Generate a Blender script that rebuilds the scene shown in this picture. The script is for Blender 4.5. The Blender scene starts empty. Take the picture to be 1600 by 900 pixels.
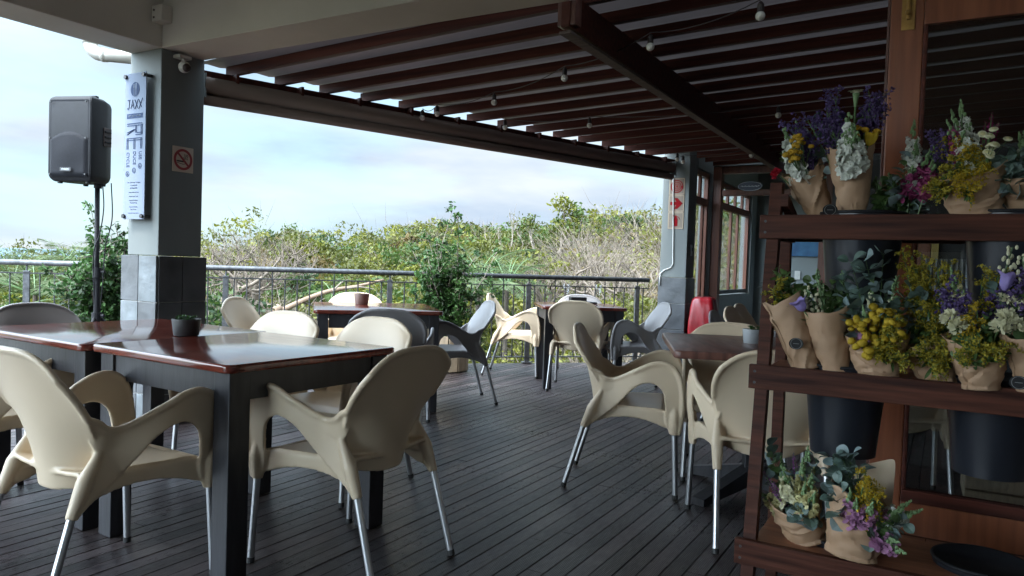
import bpy, bmesh, math, random
import numpy as np
from mathutils import Vector, Matrix, Euler, noise as mnoise

random.seed(7); rng = np.random.default_rng(11)
PI = math.pi
sc = bpy.context.scene
COL = sc.collection

# ------------------------------------------------------------------ camera
F, PITCH, ROLL, EYE = 1170.0, math.atan(37/1170.0), math.atan(.0332), 1.12
fw = Vector((0, math.cos(PITCH), -math.sin(PITCH))); up0 = Vector((0, math.sin(PITCH), math.cos(PITCH)))
RT = Vector((1, 0, 0))*math.cos(ROLL) + up0*math.sin(ROLL)
UP = -Vector((1, 0, 0))*math.sin(ROLL) + up0*math.cos(ROLL)
cam = bpy.data.cameras.new('camera'); cam.sensor_width = 36; cam.lens = 36*F/1600
cam.clip_end = 60000; cam.clip_start = .05
camo = bpy.data.objects.new('camera', cam); COL.objects.link(camo)
M3 = Matrix((RT, UP, -fw)).transposed()
camo.matrix_world = Matrix.Translation((0, 0, EYE)) @ M3.to_4x4()
sc.camera = camo

# building frame: a runs right and towards the viewer, w runs away to the right
AX = Vector((.8660, -.5, 0)); WX = Vector((.5, .8660, 0)); BROT = -PI/6
def B(a, w, z=0): return AX*a + WX*w + Vector((0, 0, z))
def sight(u, v):
    return fw + RT*((u-800)/F) - UP*((v-450)/F)
def on_w(u, v, w):            # surveyed point on the vertical plane at depth w of the building frame
    d = sight(u, v); return Vector((0, 0, EYE)) + d*(w/d.dot(WX))
def on_y(u, v, y):
    d = sight(u, v); return Vector((0, 0, EYE)) + d*(y/d.y)
def on_z(u, v, z):
    d = sight(u, v); return Vector((0, 0, EYE)) + d*((z-EYE)/d.z)

# ------------------------------------------------------------------ mesh builder
class MB:
    def __init__(s): s.v = []; s.f = []; s.m = []
    def add(s, vs, fs, mi=0, M=None):
        o = len(s.v)
        s.v += [(M @ Vector(p))[:] for p in vs] if M is not None else [tuple(p) for p in vs]
        s.f += [tuple(i+o for i in f) for f in fs]; s.m += [mi]*len(fs); return s
    def box(s, c, d, mi=0, M=None, ch=0.0):
        x, y, z = d[0]/2, d[1]/2, d[2]/2; cx, cy, cz = c
        if ch <= 0:
            vs = [(cx+i*x, cy+j*y, cz+k*z) for i in (-1, 1) for j in (-1, 1) for k in (-1, 1)]
            return s.add(vs, [(0, 1, 3, 2), (4, 6, 7, 5), (0, 4, 5, 1), (2, 3, 7, 6), (0, 2, 6, 4), (1, 5, 7, 3)], mi, M)
        bm = bmesh.new(); bmesh.ops.create_cube(bm, size=1)
        for v in bm.verts: v.co = Vector((v.co.x*d[0]+cx, v.co.y*d[1]+cy, v.co.z*d[2]+cz))
        bmesh.ops.bevel(bm, geom=bm.edges[:], offset=ch, segments=2, profile=.6, affect='EDGES')
        bm.verts.index_update()
        s.add([v.co[:] for v in bm.verts], [[v.index for v in f.verts] for f in bm.faces], mi, M); bm.free(); return s
    def tube(s, pts, r, n=8, mi=0, cap=True, M=None):
        pts = [Vector(p) for p in pts]; k = len(pts)
        rs = r if isinstance(r, (list, tuple)) else [r]*k
        vs = []; fs = []; prev = None
        for i, p in enumerate(pts):
            t = (pts[min(i+1, k-1)] - pts[max(i-1, 0)])
            t = t.normalized() if t.length > 1e-9 else Vector((0, 0, 1))
            if prev is None:
                q = t.orthogonal().normalized()
            else:
                q = prev - t*prev.dot(t); q = q.normalized() if q.length > 1e-6 else t.orthogonal().normalized()
            prev = q; b = t.cross(q)
            for j in range(n):
                a = 2*PI*j/n; vs.append(p + (q*math.cos(a) + b*math.sin(a))*rs[i])
        for i in range(k-1):
            for j in range(n):
                fs.append((i*n+j, i*n+(j+1) % n, (i+1)*n+(j+1) % n, (i+1)*n+j))
        if cap: fs.append(tuple(range(n))[::-1]); fs.append(tuple((k-1)*n+j for j in range(n)))
        return s.add(vs, fs, mi, M)
    def lathe(s, prof, n=24, mi=0, M=None):
        vs = [(r*math.cos(2*PI*j/n), r*math.sin(2*PI*j/n), z) for r, z in prof for j in range(n)]
        fs = [(i*n+j, i*n+(j+1) % n, (i+1)*n+(j+1) % n, (i+1)*n+j) for i in range(len(prof)-1) for j in range(n)]
        if prof[0][0] > 1e-5: fs.append(tuple(range(n))[::-1])
        if prof[-1][0] > 1e-5: fs.append(tuple((len(prof)-1)*n+j for j in range(n)))
        return s.add(vs, fs, mi, M)
    def prism(s, poly, h, mi=0, M=None):       # poly in xy, extruded along z
        n = len(poly)
        vs = [(x, y, 0) for x, y in poly] + [(x, y, h) for x, y in poly]
        fs = [tuple(range(n))[::-1], tuple(range(n, 2*n))] + [(i, (i+1) % n, n+(i+1) % n, n+i) for i in range(n)]
        return s.add(vs, fs, mi, M)
    def ball(s, c, r, n=8, mi=0, sz=1.0):
        k = max(4, n//2)
        prof = [(max(1e-6, r*math.sin(PI*i/k)), -r*sz*math.cos(PI*i/k)) for i in range(k+1)]
        return s.lathe(prof, n, mi, Matrix.Translation(c))
    def quad(s, p, a, b, mi=0):                # diamond petal or leaf
        p = Vector(p); return s.add([p-a, p+b, p+a, p-b], [(0, 1, 2, 3)], mi)
    def build(s, name, mats, parent=None, smooth=False, loc=None, rot=None):
        me = bpy.data.meshes.new(name); me.from_pydata(s.v, [], s.f)
        for m in (mats if isinstance(mats, (list, tuple)) else [mats]): me.materials.append(m)
        if me.polygons:
            me.polygons.foreach_set('material_index', s.m)
            if smooth: me.polygons.foreach_set('use_smooth', [True]*len(s.f))
        me.update()
        return link(name, me, parent, loc, rot)
def link(name, me, parent=None, loc=None, rot=None):
    o = bpy.data.objects.new(name, me); COL.objects.link(o)
    if parent: o.parent = parent
    if loc is not None: o.location = loc
    if rot is not None: o.rotation_euler = rot if isinstance(rot, (tuple, Euler)) else (0, 0, rot)
    return o
def smooth_by_angle(o, deg=35):
    me = o.data; me.polygons.foreach_set('use_smooth', [True]*len(me.polygons))
    me.set_sharp_from_angle(angle=math.radians(deg)); return o
def tag(o, label=None, cat=None, group=None, kind=None):
    if label: o['label'] = label
    if cat: o['category'] = cat
    if group: o['group'] = group
    if kind: o['kind'] = kind
    return o
def thing(name, label, cat, loc=(0, 0, 0), rot=0, group=None):
    o = bpy.data.objects.new(name, None); COL.objects.link(o); o.empty_display_size = .1
    o.location = loc; o.rotation_euler = rot if isinstance(rot, (tuple, Euler)) else (0, 0, rot)
    return tag(o, label, cat, group)
KIDS = {}
def copy_tree(o, parent=None):
    c = o.copy(); COL.objects.link(c)
    if parent: c.parent = parent
    for ch in list(o.children): copy_tree(ch, c)
    return c
def frame_mat(origin, x, y, z):
    m = Matrix((x, y, z)).transposed().to_4x4(); m.translation = origin; return m
FACE_W = lambda o: frame_mat(o, AX, Vector((0, 0, 1)), -WX)      # a face looking back along -w
FACE_A = lambda o: frame_mat(o, WX, Vector((0, 0, 1)), AX)       # a face looking along +a
def thing_m(name, label, cat, M, group=None):
    o = thing(name, label, cat, group=group); o.matrix_world = M; return o

# ------------------------------------------------------------------ materials
def mat(name, col, rough=.5, metal=0.0, var=.15, scale=8.0, stretch=(1, 1, 1), bump=0.0, bscale=None, col2=None,
        spec=.5, coat=0.0, detail=4.0, coords='Object', rvar=.0, trans=0.0, sheen=0.0):
    m = bpy.data.materials.new(name); m.use_nodes = True
    nt = m.node_tree; N = nt.nodes; L = nt.links
    b = N['Principled BSDF']
    tc = N.new('ShaderNodeTexCoord'); mp = N.new('ShaderNodeMapping'); mp.inputs['Scale'].default_value = stretch
    L.new(tc.outputs[coords], mp.inputs['Vector'])
    no = N.new('ShaderNodeTexNoise'); no.inputs['Scale'].default_value = scale; no.inputs['Detail'].default_value = detail
    L.new(mp.outputs[0], no.inputs['Vector'])
    rp = N.new('ShaderNodeValToRGB')
    c2 = col2 if col2 else tuple(c*(1+var) for c in col); c1 = col if col2 else tuple(c*(1-var) for c in col)
    rp.color_ramp.elements[0].position = .3; rp.color_ramp.elements[1].position = .7
    rp.color_ramp.elements[0].color = (*c1, 1); rp.color_ramp.elements[1].color = (*c2, 1)
    L.new(no.outputs['Fac'], rp.inputs['Fac']); L.new(rp.outputs['Color'], b.inputs['Base Color'])
    b.inputs['Roughness'].default_value = rough; b.inputs['Metallic'].default_value = metal
    b.inputs['Specular IOR Level'].default_value = spec
    if coat: b.inputs['Coat Weight'].default_value = coat; b.inputs['Coat Roughness'].default_value = .08
    if rvar:
        mr = N.new('ShaderNodeMapRange'); mr.inputs['To Min'].default_value = max(.02, rough-rvar); mr.inputs['To Max'].default_value = rough+rvar
        n2 = N.new('ShaderNodeTexNoise'); n2.inputs['Scale'].default_value = scale*.35; n2.inputs['Detail'].default_value = 5
        L.new(mp.outputs[0], n2.inputs['Vector']); L.new(n2.outputs['Fac'], mr.inputs['Value']); L.new(mr.outputs[0], b.inputs['Roughness'])
    if bump:
        bp = N.new('ShaderNodeBump'); bp.inputs['Strength'].default_value = bump; bp.inputs['Distance'].default_value = .01
        n3 = N.new('ShaderNodeTexNoise'); n3.inputs['Scale'].default_value = bscale or scale*3; n3.inputs['Detail'].default_value = 5
        L.new(mp.outputs[0], n3.inputs['Vector']); L.new(n3.outputs['Fac'], bp.inputs['Height']); L.new(bp.outputs[0], b.inputs['Normal'])
    if trans:                                     # thin leaf or petal: some light comes through
        tr = N.new('ShaderNodeBsdfTranslucent'); L.new(rp.outputs['Color'], tr.inputs['Color'])
        mx = N.new('ShaderNodeMixShader'); mx.inputs[0].default_value = trans
        L.new(b.outputs[0], mx.inputs[1]); L.new(tr.outputs[0], mx.inputs[2])
        L.new(mx.outputs[0], N['Material Output'].inputs['Surface'])
    return m
def glass(name, tint=(1, 1, 1), refl=1.0, rough=.0):
    m = bpy.data.materials.new(name); m.use_nodes = True; nt = m.node_tree; N = nt.nodes; L = nt.links
    N.remove(N['Principled BSDF'])
    t = N.new('ShaderNodeBsdfTransparent'); t.inputs[0].default_value = (*tint, 1)
    g = N.new('ShaderNodeBsdfGlossy'); g.inputs['Roughness'].default_value = rough
    # Schlick reflectance from the true angle, the same from both sides of the pane
    ge = N.new('ShaderNodeNewGeometry'); dp = N.new('ShaderNodeVectorMath'); dp.operation = 'DOT_PRODUCT'; L.new(ge.outputs['Normal'], dp.inputs[0]); L.new(ge.outputs['Incoming'], dp.inputs[1])
    ab = N.new('ShaderNodeMath'); ab.operation = 'ABSOLUTE'; L.new(dp.outputs['Value'], ab.inputs[0])
    om = N.new('ShaderNodeMath'); om.operation = 'SUBTRACT'; om.inputs[0].default_value = 1; L.new(ab.outputs[0], om.inputs[1])
    pw = N.new('ShaderNodeMath'); pw.operation = 'POWER'; pw.inputs[1].default_value = 5; L.new(om.outputs[0], pw.inputs[0])
    fr = N.new('ShaderNodeMath'); fr.operation = 'MULTIPLY_ADD'; fr.inputs[1].default_value = .96; fr.inputs[2].default_value = .04; L.new(pw.outputs[0], fr.inputs[0])
    mu = N.new('ShaderNodeMath'); mu.operation = 'MULTIPLY'; mu.inputs[1].default_value = refl; mu.use_clamp = True
    mx = N.new('ShaderNodeMixShader'); L.new(fr.outputs[0], mu.inputs[0]); L.new(mu.outputs[0], mx.inputs[0])
    L.new(t.outputs[0], mx.inputs[1]); L.new(g.outputs[0], mx.inputs[2]); L.new(mx.outputs[0], N['Material Output'].inputs['Surface'])
    return m

m_beige = mat('beige_plastic', (.65, .525, .38), .40, var=.075, scale=2.5, bump=.02, bscale=200, spec=.45, detail=9, rvar=.10)
m_grey = mat('grey_plastic', (.235, .225, .23), .34, var=.05, scale=3, bump=.015, bscale=220)
m_alu = mat('brushed_aluminium', (.52, .53, .55), .36, 1.0, var=.06, scale=14, stretch=(1, 1, .1))
m_rubber = mat('black_rubber', (.02, .02, .02), .6)
m_top = mat('varnished_mahogany', (.085, .014, .010), .13, scale=5, stretch=(1, 9, 1), col2=(.19, .042, .026), coat=.3, rvar=.09, detail=8, bump=.03, bscale=14)
m_topworn = mat('worn_mahogany', (.055, .02, .016), .34, scale=5, stretch=(6, 1, 1), col2=(.17, .075, .055), rvar=.16, detail=9, bump=.15, bscale=9)
m_blackwood = mat('black_stained_wood', (.012, .012, .015), .42, scale=4, stretch=(6, 6, 1), col2=(.03, .03, .036), bump=.12, bscale=10, rvar=.1)
m_rafter = mat('dark_red_timber', (.042, .011, .0075), .6, spec=.25, scale=3, stretch=(.4, 12, 12), col2=(.11, .028, .017), bump=.1, bscale=6)
m_redwood = mat('red_hardwood', (.17, .05, .022), .36, scale=3.5, stretch=(10, 10, .6), col2=(.27, .09, .04), bump=.08, bscale=7, rvar=.08)
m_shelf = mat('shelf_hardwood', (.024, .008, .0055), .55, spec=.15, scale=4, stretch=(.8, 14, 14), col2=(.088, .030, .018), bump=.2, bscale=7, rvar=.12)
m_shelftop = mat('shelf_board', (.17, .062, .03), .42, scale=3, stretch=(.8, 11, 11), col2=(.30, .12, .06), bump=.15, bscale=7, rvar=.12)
m_plaster = mat('grey_green_plaster', (.140, .157, .155), .7, var=.14, scale=2.2, stretch=(1, 1, .45), bump=.10, bscale=40, detail=9, rvar=.1)
m_beam = mat('taupe_concrete', (.56, .54, .49), .75, var=.12, scale=1.4, bump=.09, bscale=40, detail=9)
m_fillwall = mat('pale_fill_wall', (.62, .60, .56), .8, var=.06, scale=2, bump=.05, bscale=40)
m_darkframe = mat('dark_red_frame', (.075, .022, .012), .45, scale=3.5, stretch=(10, 10, .6), col2=(.14, .045, .024), bump=.08, bscale=7)
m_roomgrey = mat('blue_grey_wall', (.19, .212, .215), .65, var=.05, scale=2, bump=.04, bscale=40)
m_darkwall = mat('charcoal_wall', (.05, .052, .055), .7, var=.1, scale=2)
m_grout = mat('pale_grout', (.42, .41, .39), .8)
m_slate = [mat('slate_tile', (.06, .066, .074), .42, var=.5, scale=5, bump=.8, bscale=8, detail=8, rvar=.12),
           mat('pale_slate_tile', (.11, .128, .142), .38, var=.45, scale=6, bump=.95, bscale=7, detail=8, rvar=.12),
           mat('dark_slate_tile', (.055, .057, .062), .45, var=.4, scale=5, bump=.7, bscale=8, detail=8, rvar=.12)]
m_blind = mat('taupe_canvas', (.17, .125, .105), .75, var=.1, scale=6, stretch=(.3, 3, 3), bump=.05, bscale=60)
m_steel = mat('galvanised_steel', (.085, .087, .093), .5, .5, var=.4, scale=24, bump=.1, bscale=80, rvar=.15)
m_iron = mat('dark_iron', (.05, .05, .052), .5, .6, var=.3, scale=30)
m_black = mat('black_polypropylene', (.010, .0105, .0135), .6, spec=.25, var=.15, scale=20, bump=.06, bscale=260)
m_blackgloss = mat('black_bucket_plastic', (.012, .014, .02), .3, var=.2, scale=5, stretch=(3, 3, .3), rvar=.08)
m_mesh = mat('speaker_grille', (.010, .011, .0155), .7, spec=.2, var=.1, scale=60, bump=.2, bscale=420)
m_white = mat('white_plastic', (.55, .55, .53), .4, var=.04)
m_pvc = mat('cream_pvc', (.40, .385, .35), .4, var=.1, scale=6)
m_bulb = mat('opal_glass', (.80, .79, .76), .15, var=.02)
m_brass = mat('tarnished_brass', (.30, .17, .05), .42, .7, var=.3, scale=18)
m_soil = mat('dark_soil', (.03, .022, .016), .9, var=.4, scale=60, bump=.5, bscale=90)
m_potblack = mat('black_stoneware', (.02, .02, .022), .5, var=.2, scale=30)
m_potbrown = mat('taupe_ceramic', (.22, .16, .14), .45, var=.1)
m_potgrey = mat('grey_zinc', (.30, .32, .34), .45, .1, var=.1, scale=20)
m_planter = mat('tan_planter', (.34, .27, .19), .7, var=.2, scale=10, stretch=(6, 6, 1))
m_red = mat('red_vinyl', (.25, .004, .010), .28, var=.15, scale=5, bump=.35, bscale=10)
m_kraft = mat('kraft_paper', (.35, .215, .125), .66, scale=9, col2=(.46, .30, .19), bump=.18, bscale=26, detail=8, trans=.10)
m_kraftpale = mat('pale_kraft_paper', (.62, .50, .36), .66, scale=9, var=.06, bump=.15, bscale=26, trans=.15)
m_stick = mat('black_sticker', (.010, .010, .011), .6, spec=.15)
m_stickline = mat('sticker_print', (.12, .12, .12), .6, spec=.15)
m_acryl = mat('frosted_acrylic', (.215, .25, .32), .8, var=.03, scale=2, spec=.04)
m_print = mat('blue_grey_print', (.055, .075, .13), .8, var=.08, spec=.04)
m_printlight = mat('pale_print', (.10, .12, .17), .8, spec=.04)
m_signcream = mat('cream_sign', (.23, .19, .155), .75, var=.05, spec=.08)
m_signbeige = mat('beige_sign', (.46, .39, .32), .5, var=.05)
m_signred = mat('sign_red', (.20, .004, .008), .75, var=.06, spec=.08)
m_signdark = mat('sign_maroon', (.24, .03, .035), .45, var=.06)
m_signblack = mat('sign_black', (.03, .02, .02), .5)
m_navy = mat('navy_sign', (.02, .035, .08), .35)
m_pale = mat('pale_lettering', (.55, .60, .66), .5)
m_art = mat('blue_painting', (.012, .07, .18), .5, scale=7, col2=(.035, .15, .30), detail=6)
m_glass = glass('door_glass', (.70, .72, .72), 1.5)
m_wglass = glass('window_glass', (.94, .96, .96), 1.0)
m_wine = glass('wine_glass', (.95, .96, .97), 1.5)
m_paperwhite = mat('white_paper', (.72, .74, .78), .6, var=.03)
m_blackleather = mat('black_leatherette', (.018, .018, .02), .4)

# leaves, twigs and petals
def leafmat(name, c, c2, t=.3, sc_=1.3): return mat(name, c, .5, scale=sc_, col2=c2, trans=t, detail=6, spec=.3)
m_lf_olive = leafmat('olive_leaf', (0.0380, 0.0464, 0.0082), (0.0998, 0.1027, 0.0178))
m_lf_lime = leafmat('yellow_green_leaf', (0.0785, 0.0911, 0.0100), (0.1663, 0.1606, 0.0186))
m_lf_mid = leafmat('mid_green_leaf', (0.0288, 0.0580, 0.0104), (0.0669, 0.1064, 0.0193))
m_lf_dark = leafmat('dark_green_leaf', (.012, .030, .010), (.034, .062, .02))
m_lf_brown = leafmat('brownish_leaf', (0.0891, 0.0651, 0.0228), (0.1584, 0.1116, 0.0392))
m_twig = mat('dry_twig', (.085, .064, .048), .85, scale=1.1, col2=(.19, .15, .115), detail=6)
m_bark = mat('grey_bark', (.14, .115, .09), .85, scale=5, col2=(.26, .22, .18), bump=.4, bscale=14)
m_log = mat('tan_dead_wood', (0.1500, 0.0938, 0.0600), .8, scale=3, col2=(0.2475, 0.1650, 0.1125), bump=.3, bscale=10)
m_palm = leafmat('palm_leaf', (0.0420, 0.0630, 0.0210), (0.0900, 0.1140, 0.0450), .3)
m_shrub = leafmat('glossy_shrub_leaf', (.02, .06, .015), (.06, .13, .03), .25, 6)
def petal(name, c, var=.14, t=.22): return mat(name, c, .6, var=var, scale=40, trans=t, spec=.2)
m_purple = petal('purple_petal', (.125, .085, .215)); m_whitep = petal('white_petal', (.72, .74, .68), .07)
m_yellow = petal('golden_yellow', (.47, .33, .03), .2); m_gold = petal('goldenrod_yellow', (.34, .285, .035), .3)
m_tans = petal('tansy_yellow', (.50, .31, .03)); m_pink = petal('deep_pink_petal', (.30, .06, .16)); m_lilacpink = petal('mauve_pink_petal', (.40, .20, .34))
m_cream = petal('cream_petal', (.66, .62, .34), .1); m_creamw = petal('cream_white_petal', (.70, .68, .48), .1)
m_lilac = petal('lilac_petal', (.36, .29, .62), .1); m_magenta = petal('magenta_spike', (.22, .015, .10)); m_redp = petal('red_petal', (.42, .02, .04))
m_veron = petal('violet_spike', (.33, .12, .34))
m_euc = mat('eucalyptus_leaf', (.075, .125, .10), .5, scale=14, col2=(.15, .215, .19), trans=.15)
m_euclight = mat('silvery_eucalyptus_leaf', (.16, .23, .23), .5, scale=14, col2=(.26, .33, .34), trans=.12)
m_stem = mat('green_stem', (.075, .14, .045), .5, var=.25, scale=20); m_bud = mat('green_bud', (.16, .26, .11), .5, var=.2, scale=30, trans=.15)
m_grn = mat('bouquet_leaf', (.05, .10, .03), .5, scale=20, col2=(.10, .17, .05), trans=.2)

# deck boards: fine reeding along each board, every board a slightly different tone
def deck_material():
    m = mat('oiled_deck_board', (.030, .028, .028), .40, spec=.5); nt = m.node_tree; N = nt.nodes; L = nt.links; b = N['Principled BSDF']
    tc = N.new('ShaderNodeTexCoord'); sx = N.new('ShaderNodeSeparateXYZ'); L.new(tc.outputs['Object'], sx.inputs[0])
    dv = N.new('ShaderNodeMath'); dv.operation = 'DIVIDE'; dv.inputs[1].default_value = .0715; L.new(sx.outputs['X'], dv.inputs[0])
    fl = N.new('ShaderNodeMath'); fl.operation = 'FLOOR'; L.new(dv.outputs[0], fl.inputs[0])
    wn = N.new('ShaderNodeTexWhiteNoise'); wn.noise_dimensions = '1D'; L.new(fl.outputs[0], wn.inputs['W'])
    mp = N.new('ShaderNodeMapping'); mp.inputs['Scale'].default_value = (14, .9, 1); L.new(tc.outputs['Object'], mp.inputs[0])
    no = N.new('ShaderNodeTexNoise'); no.inputs['Scale'].default_value = 2.2; no.inputs['Detail'].default_value = 9; L.new(mp.outputs[0], no.inputs['Vector'])
    rp = N.new('ShaderNodeValToRGB'); rp.color_ramp.elements[0].color = (.014, .0098, .0112, 1); rp.color_ramp.elements[1].color = (.056, .041, .043, 1)
    rp.color_ramp.elements[0].position = .3; rp.color_ramp.elements[1].position = .72
    L.new(no.outputs['Fac'], rp.inputs[0])
    wr = N.new('ShaderNodeTexNoise'); wr.inputs['Scale'].default_value = .9; wr.inputs['Detail'].default_value = 10; wr.inputs['Roughness'].default_value = .7; L.new(tc.outputs['Object'], wr.inputs['Vector'])
    wm = N.new('ShaderNodeMapRange'); wm.inputs['From Min'].default_value = .50; wm.inputs['From Max'].default_value = .70; L.new(wr.outputs['Fac'], wm.inputs['Value'])
    wx = N.new('ShaderNodeMix'); wx.data_type = 'RGBA'; wx.inputs[7].default_value = (.085, .070, .066, 1); L.new(wm.outputs[0], wx.inputs[0]); L.new(rp.outputs[0], wx.inputs[6])
    hs = N.new('ShaderNodeHueSaturation'); mr = N.new('ShaderNodeMapRange'); mr.inputs['To Min'].default_value = .5; mr.inputs['To Max'].default_value = 1.5
    L.new(wn.outputs['Value'], mr.inputs['Value']); L.new(mr.outputs[0], hs.inputs['Value']); L.new(wx.outputs[2], hs.inputs['Color']); L.new(hs.outputs[0], b.inputs['Base Color'])
    # worn patches change the gloss
    n2 = N.new('ShaderNodeTexNoise'); n2.inputs['Scale'].default_value = 1.3; n2.inputs['Detail'].default_value = 6; L.new(tc.outputs['Object'], n2.inputs['Vector'])
    n4 = N.new('ShaderNodeTexNoise'); n4.inputs['Scale'].default_value = 18; n4.inputs['Detail'].default_value = 4; L.new(mp.outputs[0], n4.inputs['Vector'])
    mm = N.new('ShaderNodeMath'); mm.operation = 'ADD'; L.new(n2.outputs['Fac'], mm.inputs[0]); L.new(n4.outputs['Fac'], mm.inputs[1])
    m2 = N.new('ShaderNodeMapRange'); m2.inputs['From Min'].default_value = .7; m2.inputs['From Max'].default_value = 1.3; m2.inputs['To Min'].default_value = .22; m2.inputs['To Max'].default_value = .52
    L.new(mm.outputs[0], m2.inputs['Value']); L.new(m2.outputs[0], b.inputs['Roughness'])
    wv = N.new('ShaderNodeTexWave'); wv.wave_type = 'BANDS'; wv.bands_direction = 'X'; wv.inputs['Scale'].default_value = 44; wv.inputs['Distortion'].default_value = .25
    L.new(tc.outputs['Object'], wv.inputs['Vector'])
    ad = N.new('ShaderNodeMath'); ad.operation = 'ADD'; L.new(wv.outputs['Fac'], ad.inputs[0]); L.new(n4.outputs['Fac'], ad.inputs[1])
    bp = N.new('ShaderNodeBump'); bp.inputs['Strength'].default_value = .5; bp.inputs['Distance'].default_value = .0022
    L.new(ad.outputs[0], bp.inputs['Height']); L.new(bp.outputs[0], b.inputs['Normal'])
    return m
m_deck = deck_material()

# ------------------------------------------------------------------ world and sun
SUN_EL, SUN_DIR = math.radians(56), Vector((-.72, -.62, 0)).normalized()
def make_world():
    w = bpy.data.worlds.new('World'); sc.world = w; w.use_nodes = True; nt = w.node_tree; N = nt.nodes; L = nt.links
    bg = N['Background']; bg.inputs['Strength'].default_value = .1
    sky = N.new('ShaderNodeTexSky'); sky.sky_type = 'NISHITA'; sky.sun_disc = False; sky.sun_elevation = SUN_EL
    sky.sun_rotation = math.atan2(SUN_DIR.x, SUN_DIR.y); sky.air_density = 1.0; sky.dust_density = 1.6
    tc = N.new('ShaderNodeTexCoord'); mp = N.new('ShaderNodeMapping'); mp.inputs['Scale'].default_value = (1, 1, 3.6); mp.inputs['Rotation'].default_value = (.0, .22, .4)
    L.new(tc.outputs['Generated'], mp.inputs[0])
    no = N.new('ShaderNodeTexNoise'); no.inputs['Scale'].default_value = 2.3; no.inputs['Detail'].default_value = 7; no.inputs['Roughness'].default_value = .52
    L.new(mp.outputs[0], no.inputs['Vector'])
    rp = N.new('ShaderNodeValToRGB'); rp.color_ramp.elements[0].position = .36; rp.color_ramp.elements[1].position = .56
    L.new(no.outputs['Fac'], rp.inputs[0])
    n2 = N.new('ShaderNodeTexNoise'); n2.inputs['Scale'].default_value = 3.1; n2.inputs['Detail'].default_value = 8
    m2 = N.new('ShaderNodeMapping'); m2.inputs['Scale'].default_value = (1, 1, 4.2); m2.inputs['Location'].default_value = (3.1, 1.7, .4); L.new(tc.outputs['Generated'], m2.inputs[0]); L.new(m2.outputs[0], n2.inputs['Vector'])
    cr = N.new('ShaderNodeValToRGB'); e = cr.color_ramp.elements
    e[0].position = .34; e[0].color = (1.26, 1.6, 2.08, 1); e[1].position = .60; e[1].color = (2.12, 2.32, 2.46, 1)
    L.new(n2.outputs['Fac'], cr.inputs[0])
    # the veiled sun makes the cloud round it brighter, a glow boosted to fill the interior, and an overcast sky is brighter overhead than low down
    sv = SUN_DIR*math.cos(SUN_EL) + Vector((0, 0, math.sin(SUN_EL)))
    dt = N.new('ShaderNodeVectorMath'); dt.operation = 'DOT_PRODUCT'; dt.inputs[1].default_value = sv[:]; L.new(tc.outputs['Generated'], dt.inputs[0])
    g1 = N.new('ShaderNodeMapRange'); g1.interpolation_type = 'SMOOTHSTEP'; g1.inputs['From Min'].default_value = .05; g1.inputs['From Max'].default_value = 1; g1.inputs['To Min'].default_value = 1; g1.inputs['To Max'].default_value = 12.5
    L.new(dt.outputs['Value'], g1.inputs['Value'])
    # clear gaps: Nishita sky, lifted by high thin haze
    ad = N.new('ShaderNodeMix'); ad.data_type = 'RGBA'; ad.inputs[0].default_value = .75; ad.inputs[7].default_value = (1.4, 2.2, 2.58, 1)
    L.new(sky.outputs[0], ad.inputs[6])
    mx = N.new('ShaderNodeMix'); mx.data_type = 'RGBA'; L.new(rp.outputs['Color'], mx.inputs[0]); L.new(ad.outputs[2], mx.inputs[6]); L.new(cr.outputs[0], mx.inputs[7])
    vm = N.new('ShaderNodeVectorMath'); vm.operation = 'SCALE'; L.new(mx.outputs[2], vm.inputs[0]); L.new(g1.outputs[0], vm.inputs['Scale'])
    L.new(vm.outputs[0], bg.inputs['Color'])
    s = bpy.data.lights.new('sun', 'SUN'); s.energy = .8; s.angle = math.radians(11); s.color = (1, .95, .87)
    so = bpy.data.objects.new('sun', s); COL.objects.link(so)
    d = -(SUN_DIR*math.cos(SUN_EL) + Vector((0, 0, math.sin(SUN_EL)))); so.rotation_euler = d.to_track_quat('-Z', 'Y').to_euler(); so.location = (6, -12, 16)
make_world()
sc.view_settings.view_transform = 'Standard'; sc.view_settings.look = 'None'; sc.view_settings.gamma = 1
sc.view_settings.exposure = 2.12; sc.view_settings.use_curve_mapping = False
sc.render.engine = 'CYCLES'
cy = sc.cycles; cy.use_denoising = True; cy.max_bounces = 7; cy.diffuse_bounces = 4; cy.glossy_bounces = 4; cy.transmission_bounces = 5; cy.transparent_max_bounces = 12
cy.caustics_reflective = False; cy.caustics_refractive = False; cy.sample_clamp_indirect = 6
try: cy.denoiser = 'OPENIMAGEDENOISE'; cy.denoising_input_passes = 'RGB_ALBEDO_NORMAL'
except Exception: pass


# ================================================================== SETTING
def bobj(mb, name, m, parent=None, smooth=False):   # mesh given in building coordinates (a, w, z)
    return mb.build(name, m, parent, smooth, rot=BROT)
RX, RY0, RS = 0.0, 8.43, .30                         # line of the balustrade: y = 8.43 + .30 x
def rail_w(a): return 11.77 + 1.061*a
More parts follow.
